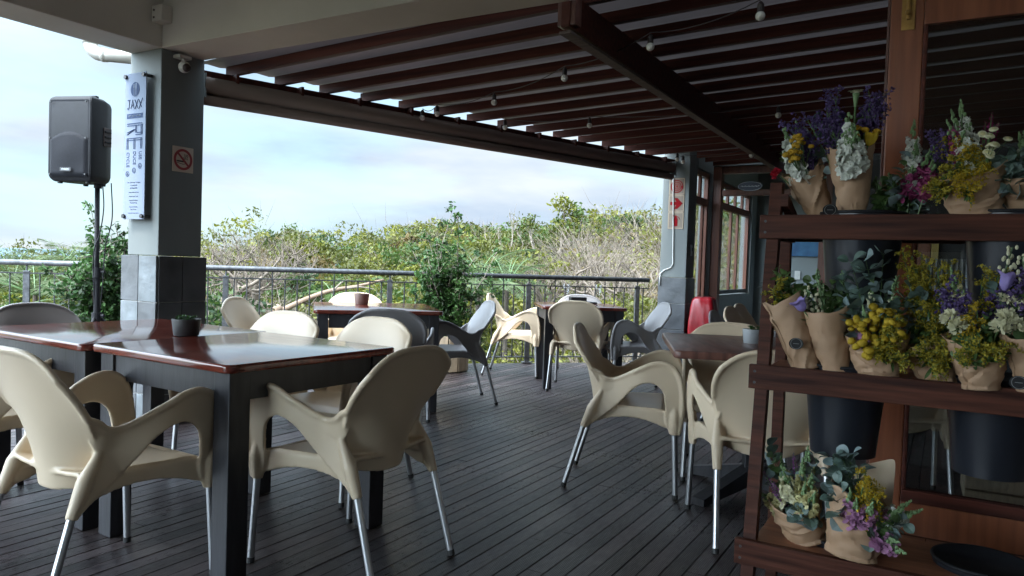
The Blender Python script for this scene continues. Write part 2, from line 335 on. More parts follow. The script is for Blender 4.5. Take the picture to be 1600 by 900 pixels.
# ---- deck
mb = MB(); pitch, gap = .0715, .0032
for i in range(-129, 86):
    a0, a1 = i*pitch + gap/2, (i+1)*pitch - gap/2
    e0 = min(rail_w(a0), 12.2) + .03 if a0 < -2.45 else 12.2
    e1 = min(rail_w(a1), 12.2) + .03 if a0 < -2.45 else 12.2
    s = -5.5
    if e0 < s + .2: continue
    c = .0016; brk = [s]; rb_ = random.Random(i*7+3)
    while brk[-1] < 12.5: brk.append(brk[-1] + rb_.uniform(1.6, 3.9))
    for q in range(len(brk)-1):
        b0, b1 = brk[q]+.0015, brk[q+1]-.0015; f0, f1 = min(b1, e0), min(b1, e1)
        if f0 - b0 < .12: continue
        dz = rb_.uniform(-.0012, .0012)
        mb.add([(a0, b0, -.004), (a0+c, b0, dz), (a1-c, b0, dz), (a1, b0, -.004), (a0, f0, -.004), (a0+c, f0, dz), (a1-c, f1, dz), (a1, f1, -.004),
                (a0, b0, -.03), (a1, b0, -.03), (a0, f0, -.03), (a1, f1, -.03)],
               [(0, 1, 5, 4), (1, 2, 6, 5), (2, 3, 7, 6), (8, 0, 4, 10), (3, 9, 11, 7), (4, 5, 6, 7, 11, 10), (0, 8, 9, 3, 2, 1)])
deck = bobj(mb, 'deck_floor', m_deck); tag(deck, kind='structure')
mb = MB()
mb.add([(-9.2, -5.5, -.05), (6.2, -5.5, -.05), (6.2, 12.2, -.05), (-2.45, 12.2, -.05), (-2.45, rail_w(-2.45), -.05), (-9.2, rail_w(-9.2), -.05),
        (-9.2, -5.5, -.3), (6.2, -5.5, -.3), (6.2, 12.2, -.3), (-2.45, 12.2, -.3), (-2.45, rail_w(-2.45), -.3), (-9.2, rail_w(-9.2), -.3)],
       [(0, 1, 2, 3, 4, 5), (6, 11, 10, 9, 8, 7), (3, 9, 10, 4), (4, 10, 11, 5)])
tag(bobj(mb, 'deck_underside', m_blackwood), kind='structure')

# ---- concrete pillar with slate base (nearest corner at a=-4.37, w=3.02)
PA, PW, PS = -4.37, 3.02, .32
def pillar(name, label, a, w, size, top, base_h, tile_h, cols, base_ext, mats):
    t = thing(name, label, 'pillar', B(a, w), BROT)
    ww = size
    MB().box((-ww/2, ww/2, (base_h+top)/2), (ww, ww, top-base_h), ch=.006).build('shaft', m_plaster, t)
    e = base_ext
    MB().box((-ww/2, ww/2, base_h/2-.004), (ww+2*e-.014, ww+2*e-.014, base_h-.008)).build('grout_core', m_grout, t)
    nrow = int(math.ceil(base_h/tile_h)); wid = (ww+2*e)/cols
    z1 = base_h
    for r in range(nrow):
        z0 = max(0, z1-tile_h)
        if z1-z0 < .03: break
        for c in range(cols):
            u0 = -ww-e + c*wid + .003; u1 = u0 + wid - .006; h = z1-z0-.006
            MB().box(((u0+u1)/2, -e+.004, (z0+z1)/2), (u1-u0, .014, h), ch=.0025).build('tile', m_slate[mats[0][(r+c) % len(mats[0])]], t)
            v0 = -e + c*wid + .003; v1 = v0 + wid - .006
            MB().box((e-.004, (v0+v1)/2 + (.006 if c == 0 else 0), (z0+z1)/2), (.014, v1-v0-(.012 if c == 0 else 0), h), ch=.0025).build('tile', m_slate[mats[1][(r+c) % len(mats[1])]], t)
            MB().box((-ww-e+.004, (v0+v1)/2 + (.006 if c == 0 else 0), (z0+z1)/2), (.014, v1-v0-(.012 if c == 0 else 0), h), ch=.0025).build('tile', m_slate[mats[1][(r+c) % len(mats[1])]], t)
        z1 = z0
    return t
pillar('concrete_pillar', 'grey plastered pillar with dark slate tile base between the speaker and the balustrade', PA, PW, PS, 2.42, 1.10, .30, 2, .026, ((0, 1, 0), (2, 2)))
QA, QW = -2.565, 8.40
pillar('concrete_pillar', 'far grey pillar with slate base, red fire signs and a white cord on its face', QA, QW, .31, 2.9, 1.03, .30, 1, .012, ((0,), (2,)))

# ---- concrete ring beam of the covered room, ceiling slab
mb = MB(); mb.box((PA-.16, -1.33, 2.72), (.32, 9.34, .6), ch=.006)
tag(bobj(mb, 'ring_beam', m_beam), 'taupe concrete beam running from the pillar out of the top left corner', 'beam')
mb = MB(); mb.box((PA+4.7, PW+.16, 2.72), (9.4-.004, .32, .6), ch=.006)
tag(bobj(mb, 'ring_beam', m_beam), 'taupe concrete beam running from the pillar along the pergola edge to the top of the photo', 'beam')
mb = MB(); mb.box((-.05, -1.4, 3.08), (8.9, 9.2, .12)); tag(bobj(mb, 'ceiling', m_beam), kind='structure')
mb = MB(); mb.box((1.45, -5.6, 1.5), (6.9, .2, 3)); mb.box((4.75, -1.3, 1.5), (.2, 8.4, 3))
tag(bobj(mb, 'unseen_back_wall', m_fillwall), kind='structure')  # out of view; pale colour and open left end are shaped for fill light

# ---- pergola: header, rafters, cross beam, roof sheets
hd0, hd1 = Vector((-2.14, 5.12, 0)), Vector((1.78, 8.52, 0)); hu = (hd1-hd0).normalized(); hang = math.atan2(hu.y, hu.x); hl = (hd1-hd0).length
perg = thing('pergola', 'dark red timber pergola with a translucent sheet roof over the deck', 'pergola', (0, 0, 0))
M = Matrix.Translation(hd0) @ Matrix.Rotation(hang, 4, 'Z')
MB().box((hl/2+.05, .07, 2.335), (hl+.1, .06, .085), M=M, ch=.004).build('header', m_rafter, perg)
# header line in (a,w): solve a for a given w
h0 = Vector((hd0.dot(AX), hd0.dot(WX))); h1 = Vector((hd1.dot(AX), hd1.dot(WX)))
def head_a(w): return h0.x + (w-h0.y)*(h1.x-h0.x)/(h1.y-h0.y)
SL = .04
m_under = mat('pale_timber_underside', (.085, .055, .048), .8, scale=3, stretch=(.4, 12, 12), col2=(.15, .105, .09))  # paler timber colour on the undersides of the rafters and cross beam
for k in range(17):
    w = 3.585 + k*.335
    a0 = head_a(w) - .10 if w < 8.15 else -2.45; a1 = 4.5
    mb = MB(); l = a1-a0; zb0 = 2.372; zb1 = zb0 + SL*l; hh = .066
    mb.add([(a0, w-.02, zb0), (a1, w-.02, zb1), (a1, w-.02, zb1+hh), (a0, w-.02, zb0+hh), (a0, w+.02, zb0), (a1, w+.02, zb1), (a1, w+.02, zb1+hh), (a0, w+.02, zb0+hh)],
           [(0, 1, 2, 3), (7, 6, 5, 4), (0, 4, 5, 1), (3, 2, 6, 7), (0, 3, 7, 4), (1, 5, 6, 2)])
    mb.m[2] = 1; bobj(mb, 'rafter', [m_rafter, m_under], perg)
# cross beam along w with cut ends
za = 2.372 + SL*2.6
mb = MB(); w0, w1 = 3.36, 9.14
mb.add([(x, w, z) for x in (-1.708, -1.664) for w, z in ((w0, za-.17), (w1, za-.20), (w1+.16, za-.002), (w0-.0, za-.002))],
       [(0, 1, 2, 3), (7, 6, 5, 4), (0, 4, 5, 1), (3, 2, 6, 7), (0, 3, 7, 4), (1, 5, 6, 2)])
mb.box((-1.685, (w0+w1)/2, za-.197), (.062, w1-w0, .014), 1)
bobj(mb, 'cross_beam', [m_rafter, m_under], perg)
mb = MB(); mb.box((-1.685, 3.405, za-.085), (.10, .07, .15), ch=.004); bobj(mb, 'beam_shoe', m_topworn, perg)
m_sheet = mat('translucent_sheet', (.25, .222, .228), .6, var=.14, scale=1.5, trans=.02)
mb = MB()
def roof_z(a): return 2.372 + .078 + SL*(a+4.4)
ws = [3.40 + .0838*i for i in range(72)]
for i in range(71):
    wA, wB = ws[i], ws[i+1]
    aA, aB = head_a(min(wA, 9.0)) - .16, head_a(min(wB, 9.0)) - .16
    dz = .010 if i % 2 else 0; dz2 = 0 if i % 2 else .010
    zoff = lambda a, d: 2.372 + .070 + SL*(a+4.4) + d
    mb.add([(aA, wA, zoff(aA, dz)), (4.55, wA, zoff(4.55, dz)), (4.55, wB, zoff(4.55, dz2)), (aB, wB, zoff(aB, dz2))], [(0, 1, 2, 3)])
roof = bobj(mb, 'roof_sheet', m_sheet, perg)
# ---- roller blind under the header
bl = thing('roller_blind', 'rolled up taupe canvas blind under the pergola header between the two pillars', 'blind', hd0, hang)
mb = MB(); mb.tube([(.0, .0, 2.268), (hl-.02, .0, 2.268)], .058, 20); mb.build('fabric_roll', m_blind, bl, True)
mb = MB(); mb.box((hl/2-.01, .022, 2.205), (hl-.04, .004, .06)); mb.build('fabric', m_blind, bl)
mb = MB(); mb.tube([(.0, .0, 2.168), (hl-.02, .0, 2.168)], .036, 16); mb.build('bottom_bar', m_blind, bl, True)
for x in (0.0, hl):
    MB().box((x-.012 if x else x+.0, .02, 2.26), (.012, .14, .16), ch=.003).build('end_bracket', m_plaster, bl)
# little straps holding the roll to the header
for k in range(11):
    MB().box((.22+k*(hl-.4)/10, -.0, 2.335), (.022, .085, .075), ch=.003).build('strap', m_rafter, bl)

# ---- balustrade
bal = thing('balustrade', 'weathered steel balustrade with a round top rail along the deck edge', 'railing', (0, 0, 0))
ru = Vector((1, RS, 0)).normalized(); rorg = Vector((0, RY0, 0)); rang = math.atan2(RS, 1)
Mr = Matrix.Translation(rorg) @ Matrix.Rotation(rang, 4, 'Z')
s0, s1 = -7.2, 1.70
MB().tube([(s0, 0, .985), (s1, 0, .985)], .027, 14, M=Mr).build('top_rail', m_steel, bal, True)
MB().box(((s0+s1)/2, 0, .887), (s1-s0, .03, .012), M=Mr).build('upper_bar', m_iron, bal)
MB().box(((s0+s1)/2, 0, .075), (s1-s0, .03, .014), M=Mr).build('lower_bar', m_steel, bal)
posts = [-6.45, -4.78, -3.02, -1.37, .20, 1.55]
for p in posts:
    mb = MB(); mb.box((p, 0, .455), (.055, .03, .91), M=Mr, ch=.003); mb.tube([(p, 0, .90), (p, 0, .96)], .008, 8, M=Mr); mb.box((p, 0, .012), (.11, .09, .012), M=Mr)
    mb.build('post', m_steel, bal)
x = s0+.06; k = 0
while x < s1:
    if min(abs(x-p) for p in posts) > .05:
        mb = MB(); mb.tube([(x, 0, .07), (x, 0, .888)], .0075, 6, M=Mr)
        if k % 5 == 2: mb.tube([(x, 0, .888), (x, 0, .96)], .006, 6, M=Mr)
        mb.build('baluster', m_iron, bal)
    x += .1235; k += 1

# ---- drain pipe, camera, junction box, signs on the near pillar
mb = MB()
P0 = on_y(222, 92, 5.2); P1_ = on_y(160, 86, 5.2); pts = [P0, P1_]; PX = (P1_-P0); PX.z = 0; PX.normalize()
c = pts[-1]
for i in range(1, 9):
    t = i/8*PI/2; pts.append(c + PX*.085*math.sin(t) + Vector((0, 0, .085*(1-math.cos(t)))))
pts.append(pts[-1]+Vector((0, 0, .45)))
mb.tube(pts, .043, 16); mb.tube([pts[1]-PX*.03, pts[1]], .048, 16); mb.tube([pts[-2]-Vector((0, 0, .01)), pts[-2]+Vector((0, 0, .05))], .048, 16)
tag(mb.build('drain_pipe', m_pvc, None, True), 'cream plastic drain pipe elbow coming out of the pillar top', 'pipe')

t = thing_m('security_camera', 'small white dome camera under the beam on the dark pillar face', 'camera', FACE_A(B(PA, PW+.125, 2.335)))
mb = MB(); mb.box((0, .052, .035), (.09, .022, .07), ch=.006); mb.tube([(0, .045, .04), (0, .015, .05)], .012, 10); mb.build('mount', m_white, t)
mb = MB(); mb.ball((0, -.012, .055), .038, 18); mb.build('housing', m_white, t, True)
mb = MB(); mb.tube([(-.004, -.02, .083), (-.006, -.023, .096)], [.027, .022], 16); mb.build('lens', m_signblack, t, True)
t = thing('junction_box', 'small taupe junction box in the corner where the two concrete beams meet', 'junction box', B(PA, PW, 2.61), BROT)
MB().box((.055, -.04, 0), (.10, .075, .10), ch=.006).build('case', m_beam, t)
for z in (-.025, .02): MB().tube([(.03, -.0805, z), (.03, -.078, z)], .007, 10).build('screw_hole', m_signblack, t)

TXT = {}
def text(name, body, size, m, parent, x, y, z=.0, rot=0.0, align='CENTER', ext=.0006, sx=1.0, bold=0.0):
    cu = bpy.data.curves.new(name, 'FONT'); cu.body = body; cu.size = size; cu.align_x = align; cu.align_y = 'CENTER'; cu.extrude = ext; cu.offset = bold
    cu.resolution_u = 3
    o = bpy.data.objects.new(name, cu); me = bpy.data.meshes.new_from_object(o); bpy.data.objects.remove(o)
    me.materials.clear(); me.materials.append(m)
    me.transform(Matrix.Translation((x, y, z)) @ Matrix.Rotation(rot, 4, 'Z') @ Matrix.Diagonal((sx, 1, 1, 1)))
    return link(name, me, parent)
def ring(mb, c, r0, r1, z0, z1, n=40, mi=0):
    cx, cy = c; vs = []; fs = []
    for i in range(n):
        a = 2*PI*i/n
        for r, z in ((r0, z0), (r1, z0), (r1, z1), (r0, z1)): vs.append((cx+r*math.cos(a), cy+r*math.sin(a), z))
    for i in range(n):
        j = (i+1) % n
        for q in range(4): fs.append((4*i+q, 4*i+(q+1) % 4, 4*j+(q+1) % 4, 4*j+q))
    return mb.add(vs, fs, mi)
def disc(mb, c, r, z0, z1, n=32, mi=0, sy=1.0):
    return mb.prism([(c[0]+r*math.cos(2*PI*i/n), c[1]+sy*r*math.sin(2*PI*i/n)) for i in range(n)], z1-z0, mi, Matrix.Translation((0, 0, z0)))
# acrylic recycling sign
sg = thing_m('acrylic_sign', 'tall frosted acrylic sign about recycling on the pale face of the near pillar', 'sign', FACE_W(B(PA-.192, PW, 1.80)))
mb = MB(); mb.box((0, 0, .045), (.222, .94, .006), ch=.002); mb.build('panel', m_acryl, sg)
for x in (-.095, .095):
    for y in (-.45, .45):
        mb = MB(); mb.tube([(x, y, 0), (x, y, .053)], .011, 14); mb.tube([(x, y, .053), (x, y, .062)], .014, 14); mb.build('standoff', m_iron, sg, False)
zz = .0486
mb = MB(); disc(mb, (0, .365), .046, zz, zz+.001); mb.build('logo_disc', m_print, sg)
mb = MB()
for dx in (-.010, .010): mb.box((dx, .352, zz+.0016), (.005, .06, .001))
for dx in (-.016, -.010, -.004): mb.box((dx, .388, zz+.0016), (.003, .024, .001))
mb.box((.010, .386, zz+.0016), (.010, .036, .001)); mb.build('cutlery_mark', m_acryl, sg)
# hand drawn name
def strokes(name, segs, r, m, parent, M):
    mb = MB()
    for s in segs: mb.tube([(x, y, 0) for x, y in s], r, 6, M=M)
    return mb.build(name, m, parent)
J = [[(0, 1), (.55, 1.02)], [(.35, 1), (.36, .3), (.25, .0), (.05, -.05), (-.05, .12)], [(.7, 0), (1.05, 1), (1.35, -.02)], [(.8, .35), (1.3, .4)],
     [(1.5, 1), (2.15, 0)], [(2.2, 1.05), (1.55, -.1)], [(2.3, 1), (2.95, .05)], [(3.1, 1.1), (2.35, -.1)]]
strokes('name_lettering', J, .05, m_print, sg, Matrix.Translation((-.077, .243, zz+.0012)) @ Matrix.Diagonal((.050, .055, .03, 1)))
mb = MB(); mb.box((0, .195, zz+.0006), (.165, .030, .001)); mb.build('tag_bar', m_print, sg)
text('tag_line', 'EAT  REST  GATHER', .0145, m_acryl, sg, 0, .195, zz+.0016)
# outlined RE, reading downwards
mb = MB()
def bar(x, y, w, h): mb.box((x, y, zz+.0008), (w, h, .001))
t_ = .0055
for off in (0, .0125):                      # letters are turned a quarter: their tops point right
    bar(0.0, .146-off, .160, t_)            # stem of R
    bar(.0795-off, .106, t_, .065)          # bowl of R
    bar(.010+off*.8, .112, t_, .050)
    bar(.046, .074+off, .072-off*1.6, t_)
for k in range(2):
    mb.tube([(.006-k*.012, .108, zz+.0008), (-.079, .076+k*.013, zz+.0008)], .0028, 5)
for off in (0, .0125):
    bar(0.0, .052-off, .160, t_)            # stem of E
    for px in (.0775-off, .0062-off, -.0665-off+.0): bar(px, .016, t_, .068)
mb.build('large_lettering', m_print, sg)
text('lettering_use', 'USE', .040, m_print, sg, .060, -.060, zz, -PI/2, 'CENTER', sx=.82, bold=.0004)
text('lettering_reduce', 'DUCE', .040, m_print, sg, .0, -.075, zz, -PI/2, 'CENTER', sx=.82, bold=.0004)
text('lettering_recycle', 'CYCLE', .040, m_print, sg, -.068, -.085, zz, -PI/2, 'CENTER', sx=.82, bold=.0004)
mb = MB()
for c in ((.060, -.128), (0.0, -.155), (-.068, -.176)):
    ring(mb, c, .0145, .018, zz+.0002, zz+.0012, 24)
    mb.box((c[0], c[1], zz+.0008), (.005, .018, .001)); mb.prism([(c[0]-.008, c[1]-.002), (c[0]+.008, c[1]-.002), (c[0], c[1]-.012)], .001, M=Matrix.Translation((0, 0, zz+.0012)))
mb.build('round_symbols', m_print, sg)
lines = [('Our Takeaway Packaging', .0135, -.232), ('is completely', .0135, -.250), ('Biodegradable', .0135, -.268), ('Compostable and Green', .0105, -.296), ('Recycled Paper Straws', .0105, -.322),
         ('Recycled Card Boxes', .0105, -.348), ('Plant Based Cups', .0105, -.364), ('Recycled Paper Bags', .0105, -.390), ('Paper Carriers', .0105, -.406), ('One small change matters', .0105, -.430)]
for s, z_, y in lines: text('small_print', s, z_, m_printlight, sg, 0, y, zz, ext=.0003)

# no smoking sign
ns = thing_m('no_smoking_sign', 'square cream no smoking sign on the dark face of the near pillar', 'sign', FACE_A(B(PA, PW+.165, 1.735)))
MB().box((0, 0, .003), (.155, .165, .004), ch=.001).build('plate', m_signbeige, ns)
mb = MB(); mb.box((-.012, -.012, .0056), (.066, .010, .001)); mb.box((-.052, -.012, .0056), (.006, .010, .001))
for i in range(3): mb.tube([(.012+.01*i, .002, .0056), (.004+.012*i, .014, .0056), (.016+.01*i, .024, .0056), (.008+.012*i, .036, .0056)], .002, 5)
mb.tube([(-.045, -.022, .0056), (.0, -.030, .0056), (.03, -.022, .0056)], .002, 5); mb.build('cigarette_symbol', m_signblack, ns)
mb = MB(); ring(mb, (0, 0), .053, .069, .0052, .0064); mb.box((0, 0, .0068), (.110, .013, .0010), M=Matrix.Rotation(-PI/4, 4, 'Z')); mb.build('prohibition_ring', m_signdark, ns)

# fire signs and cord on the far pillar
fs_ = thing_m('fire_sign', 'column of three red and cream fire safety signs on the far pillar', 'sign', FACE_W(B(QA-.142, QW, 1.88)))
MB().box((0, 0, .003), (.186, .586, .005), ch=.001).build('backing', m_signcream, fs_)
for k, cy_ in enumerate((.195, .0, -.195)):
    mb = MB()
    for (cx, cy2, w_, h_) in ((0, cy_+.088, .176, .004), (0, cy_-.088, .176, .004), (-.086, cy_, .004, .176), (.086, cy_, .004, .176)): mb.box((cx, cy2, .0062), (w_, h_, .001))
    mb.build('frame_line', m_kraftpale, fs_)
mb = MB()
for r0, r1 in ((.062, .074), (.042, .052), (.024, .033), (0.0005, .014)): ring(mb, (0, .195), r0, r1, .0058, .0072)
mb.box((.063, .185, .0066), (.022, .03, .001)); mb.build('hose_reel_symbol', m_signred, fs_)
mb = MB(); mb.prism([(-.072, -.018), (.0, -.018), (-.025, -.062), (.012, -.062), (.074, 0), (.012, .062), (-.025, .062), (.0, .018), (-.072, .018)], .0014, M=Matrix.Translation((0, 0, .0058)))
mb.build('arrow_symbol', m_signred, fs_)
mb = MB(); mb.box((0, -.215, .0066), (.046, .090, .0014), ch=.0004); mb.box((0, -.160, .0066), (.026, .022, .0014)); mb.box((-.016, -.143, .0066), (.05, .010, .0014))
mb.tube([(.012, -.150, .0068), (.036, -.158, .0068), (.048, -.185, .0068)], .0035, 5); mb.build('extinguisher_symbol', m_signred, fs_)
cd = [on_w(1053, 262, QW-.03), on_w(1052, 285, QW-.014), on_w(1052, 350, QW-.012), on_w(1051.5, 412, QW-.012), on_w(1048, 418, QW-.012), on_w(1038, 422, QW-.012), on_w(1032, 427, QW-.012), on_w(1031, 434, QW-.03), on_w(1030.5, 446, QW-.03)]
mb = MB(); mb.tube(cd, .0065, 6); tag(mb.build('pull_cord', m_white, None, True), 'white pull cord hanging down the far pillar and bending to its edge', 'cord')
t = thing_m('wall_switch', 'small grey switch plate on the shaded side of the far pillar', 'switch', FACE_A(B(QA, QW+.16, 1.35)))
MB().box((0, 0, .008), (.05, .13, .014), ch=.003).build('plate', m_potgrey, t); MB().box((0, .01, .0175), (.025, .04, .005)).build('rocker', m_steel, t)

# ---- window wall, red door frame and end wall beyond the far pillar
WA = QA                                              # the window wall runs along w on a = -2.565
wall = MB()
for (w0_, w1_, z0, z1) in ((8.72, 9.36, 2.33, 2.9), (9.36, 12.0, 2.30, 2.9), (9.36, 12.0, 0, .80), (9.36, 9.52, .80, 2.30), (11.62, 12.0, .80, 2.30), (8.72, 9.36, 0, .30)):
    wall.box((WA-.08, (w0_+w1_)/2, (z0+z1)/2), (.16, w1_-w0_, z1-z0))
ww_ = bobj(wall, 'window_wall', m_roomgrey); tag(ww_, 'blue grey wall with window openings beside the far pillar', 'wall')
sl = MB(); sl.box((WA+.02, 10.57, .79), (.1, 2.2, .025), ch=.003); 
dw = MB(); dw.box((WA+.004, 10.68, .38), (.012, 2.6, .76)); bobj(dw, 'dado_panel', m_darkwall, ww_)
bobj(sl, 'window_sill', m_roomgrey, ww_)
def on_a(u, v, a):
    d = sight(u, v); return Vector((0, 0, EYE)) + d*(a/d.dot(AX))
def window(name, label, w0, w1, z0, z1, bar_z, mull_low, mull_top, lights):
    t = thing(name, label, 'window', B(WA-.06, w0, z0), BROT)
    W_, H = w1-w0, z1-z0
    def part(nm, u0, u1, v0, v1, dep=.05, off=0.0, m=m_darkframe):
        return MB().box((off, (u0+u1)/2, (v0+v1)/2), (dep, u1-u0, v1-v0), ch=.004).build(nm, m, t)
    f = .055
    part('frame', 0, f, 0, H); part('frame', W_-f, W_, 0, H); part('frame', f+.001, W_-f-.001, H-f, H, .068); part('frame', f+.001, W_-f-.001, 0, f, .068, m=m_blackwood)
    bz = bar_z-z0; part('transom_bar', f+.001, W_-f-.001, bz-.045, bz+.045, .074)
    for u in mull_low: part('mullion', u-.024, u+.024, f+.001, bz-.046, .034)
    for u in mull_top: part('mullion', u-.03, u+.03, bz+.046, H-f-.001, .034)
    xs = [f]+list(mull_low)+[W_-f]
    for i in range(len(xs)-1):
        if lights and i in lights:
            u0, u1 = xs[i]+.034, xs[i+1]-.034
            for (a_, b_, c_, d_) in ((u0, u0+.045, f, bz-.047), (u1-.045, u1, f, bz-.047), (u0+.046, u1-.046, f, f+.05), (u0+.046, u1-.046, bz-.10, bz-.047)):
                part('sash', a_, b_, c_+.002, d_-.001, .045, .008)
    MB().box((-.01, W_/2, H/2), (.005, W_-2*f, H-2*f)).build('pane', m_wglass, t)
    return t
window('timber_window', 'red timber casement window with small top panes in the wall beyond the far pillar', 9.53, 11.61, .81, 2.29, 1.99, [on_a(u, 400, WA-.06).dot(WX)-9.53 for u in (1121, 1139.5, 1150)], (.42, .84, 1.26, 1.68), ())
window('side_window', 'narrow red timber side window between the far pillar and the red door post', 8.73, 9.35, .31, 2.32, 1.96, (.44,), (.30,), ())
# door frame across the room at w = 9.36
fr = thing('door_frame', 'red hardwood door frame with a glazed transom beyond the far pillar', 'door frame', B(WA, 9.36), BROT)
def fb(nm, a0, a1, z0, z1, d=.12, m=m_darkframe, y=.09): return MB().box(((a0+a1)/2-WA, y, (z0+z1)/2), (a1-a0, d, z1-z0), ch=.005).build(nm, m, fr)
fb('post', WA-.045, WA+.105, 0, 2.42, .13); fb('post', -1.30, -1.17, 0, 2.42, .13)
fb('transom_rail', WA+.107, -1.302, 2.06, 2.13, .10); fb('transom_rail', WA+.107, -1.302, 2.335, 2.42, .10)
MB().box(((WA+.105-1.30)/2-WA, .09, 2.232), (-1.30-WA-.11, .006, .20)).build('transom_pane', m_wglass, fr)
mb = MB(); mb.box((-1.9, 9.45, 2.67), (2.6, .14, .48)); tag(bobj(mb, 'lintel_wall', m_roomgrey), kind='structure')
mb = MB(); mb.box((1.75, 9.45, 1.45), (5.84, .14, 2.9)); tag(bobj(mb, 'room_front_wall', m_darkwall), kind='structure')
mb = MB(); mb.box((-.4, 12.0, 1.45), (4.4, .14, 2.9)); tag(bobj(mb, 'end_wall', m_roomgrey), kind='structure')
mb = MB(); mb.box((-.4, 10.75, 2.96), (4.6, 2.6, .1)); tag(bobj(mb, 'room_ceiling', m_roomgrey), kind='structure')
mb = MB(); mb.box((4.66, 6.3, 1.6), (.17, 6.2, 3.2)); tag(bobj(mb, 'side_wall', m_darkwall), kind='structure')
ov = thing_m('oval_sign', 'small navy oval sign on the glazed transom above the far door', 'sign', FACE_W(on_w(1172, 291, 9.40)))
mb = MB(); disc(mb, (0, 0), .15, 0, .006, 36, sy=.40); mb.build('plate', m_navy, ov)
mb = MB()
for i in range(36):
    a0, a1 = 2*PI*i/36, 2*PI*(i+1)/36
    mb.tube([(.143*math.cos(a0), .053*math.sin(a0), .007), (.143*math.cos(a1), .053*math.sin(a1), .007)], .0025, 4)
mb.build('border', m_pale, ov)
strokes('script_line', [[(-1+.125*i, .35*math.sin(i*2.1)) for i in range(17)], [(-.9, -.2), (.95, -.05)]], .07, m_pale, ov, Matrix.Translation((0, 0, .008)) @ Matrix.Diagonal((.11, .022, .03, 1)))
pt = thing_m('painting', 'blue painting on the grey end wall seen through the flower stand', 'painting', FACE_W(on_w(1250, 372, 11.92)))
MB().box((0, 0, .015), (.62, .55, .03), ch=.004).build('canvas', m_art, pt)
t = thing_m('light_switch', 'white light switch low on the grey end wall behind the flower stand', 'switch', FACE_W(on_w(1246, 430, 11.92)))
MB().box((0, 0, .006), (.08, .13, .012), ch=.003).build('plate', m_white, t); MB().box((0, 0, .014), (.03, .05, .006)).build('rocker', m_white, t)
# red vinyl cover beside the far pillar
rc = thing('hose_reel', 'hose reel under a shiny red vinyl cover standing beside the far pillar', 'hose reel', (2.205, 8.56, 0), BROT)
MB().box((0, 0, .175), (.28, .28, .35), ch=.01).build('stand', m_blackwood, rc)
mb = MB(); n = 56; hs = [.33, .36, .40, .45, .5, .55, .6, .65, .7, .74, .77, .795, .812, .82]; sc_ = [1.05, 1.02, 1.0, .98, .95, .93, .90, .88, .85, .82, .78, .72, .6, .4]
vs = []
for h_, s_ in zip(hs, sc_):
    for i in range(n):
        a = 2*PI*i/n; rr = .155*s_/max(abs(math.cos(a))**6+abs(math.sin(a))**6, .01)**(1/6)
        rr *= 1+.04*math.sin(a*7+h_*9)*(1.4-h_)+.07*abs(mnoise.noise((math.cos(a)*4, math.sin(a)*4, h_*3)))
        vs.append((rr*math.cos(a), rr*math.sin(a), h_+.012*mnoise.noise((a, h_*3, 2))))
fs = [(i*n+j, i*n+(j+1) % n, (i+1)*n+(j+1) % n, (i+1)*n+j) for i in range(len(hs)-1) for j in range(n)] + [tuple((len(hs)-1)*n+j for j in range(n))]
mb.add(vs, fs); mb.build('cover', m_red, rc, True)

# ---- timber glass door and door wall behind the flower stand (plane w = 3.02)
DW = 3.10
dr = thing('glass_door', 'tall red hardwood glass door behind the flower stand with a brass bolt at the top', 'door', B(-.215, DW), BROT)
def dpart(nm, a0, a1, z0, z1, d=.045, m=m_redwood, y=0.0, ch=.004): return MB().box(((a0+a1)/2+.215, y, (z0+z1)/2), (a1-a0, d, z1-z0), ch=ch).build(nm, m, dr)
dpart('stile', -.215, -.107, .02, 2.41); dpart('stile', 1.00, 1.11, .02, 2.41)
dpart('top_rail', -.106, .999, 2.03, 2.41, .043); dpart('bottom_rail', -.106, .999, .02, .30, .043); dpart('glazing_bead', -.106, .999, .301, .345, .052, m_rafter)
dpart('glazing_bead', -.106, -.092, .346, 2.029, .052, m_rafter)
dpart('edge_strip', -.226, -.217, .02, 2.41, .02, m_topworn, ch=.001)
MB().box((.215+.45, .002, 1.19), (1.1, .006, 1.69)).build('pane', m_glass, dr)
bt = MB(); bt.box((.058, -.0255, 2.10), (.044, .006, .17), ch=.001); br = bt.build('bolt_plate', m_brass, dr)
mb = MB(); mb.tube([(.058, -.034, 2.05), (.058, -.034, 2.12)], .007, 10); mb.tube([(.058, -.034, 2.07), (.058, -.052, 2.07)], .006, 10); mb.ball((.058, -.054, 2.07), .010, 10)
for dx in (-.016, .016):
    for dz in (-.078, .078): mb.tube([(.058+dx, -.028, 2.10+dz), (.058+dx, -.0305, 2.10+dz)], .004, 8)
mb.build('bolt', m_brass, br)
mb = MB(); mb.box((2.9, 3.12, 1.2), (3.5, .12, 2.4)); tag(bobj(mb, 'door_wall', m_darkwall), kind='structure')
# timber door and a pale curtain panel on the wall far behind the glass door
fd = thing_m('panel_door', 'red timber door far behind the glass door, with a yellow strip beside it', 'door', FACE_W(on_w(1418, 470, 9.36)))
MB().box((0, -.1, .02), (.40, 2.1, .04), ch=.004).build('leaf', m_redwood, fd); MB().box((.24, .1, .02), (.07, 1.7, .05), ch=.004).build('edge_strip', mat('yellow_strip', (.45, .33, .10), .5), fd)
MB().box((-.14, -.2, .05), (.03, .14, .03), ch=.004).build('handle', m_brass, fd)
ct = thing_m('curtain', 'pale curtain hanging by a grey pole far behind the glass door', 'curtain', FACE_W(on_w(1476, 470, 9.30)))
mb = MB(); n = 40
vs = [(-.20+.40*i/n, y, .03*math.sin(i*1.3)) for y in (-.9, .45) for i in range(n+1)]
mb.add(vs, [(i, i+1, n+2+i, n+1+i) for i in range(n)]); mb.build('cloth', mat('curtain_cloth', (.30, .31, .30), .9), ct, True)
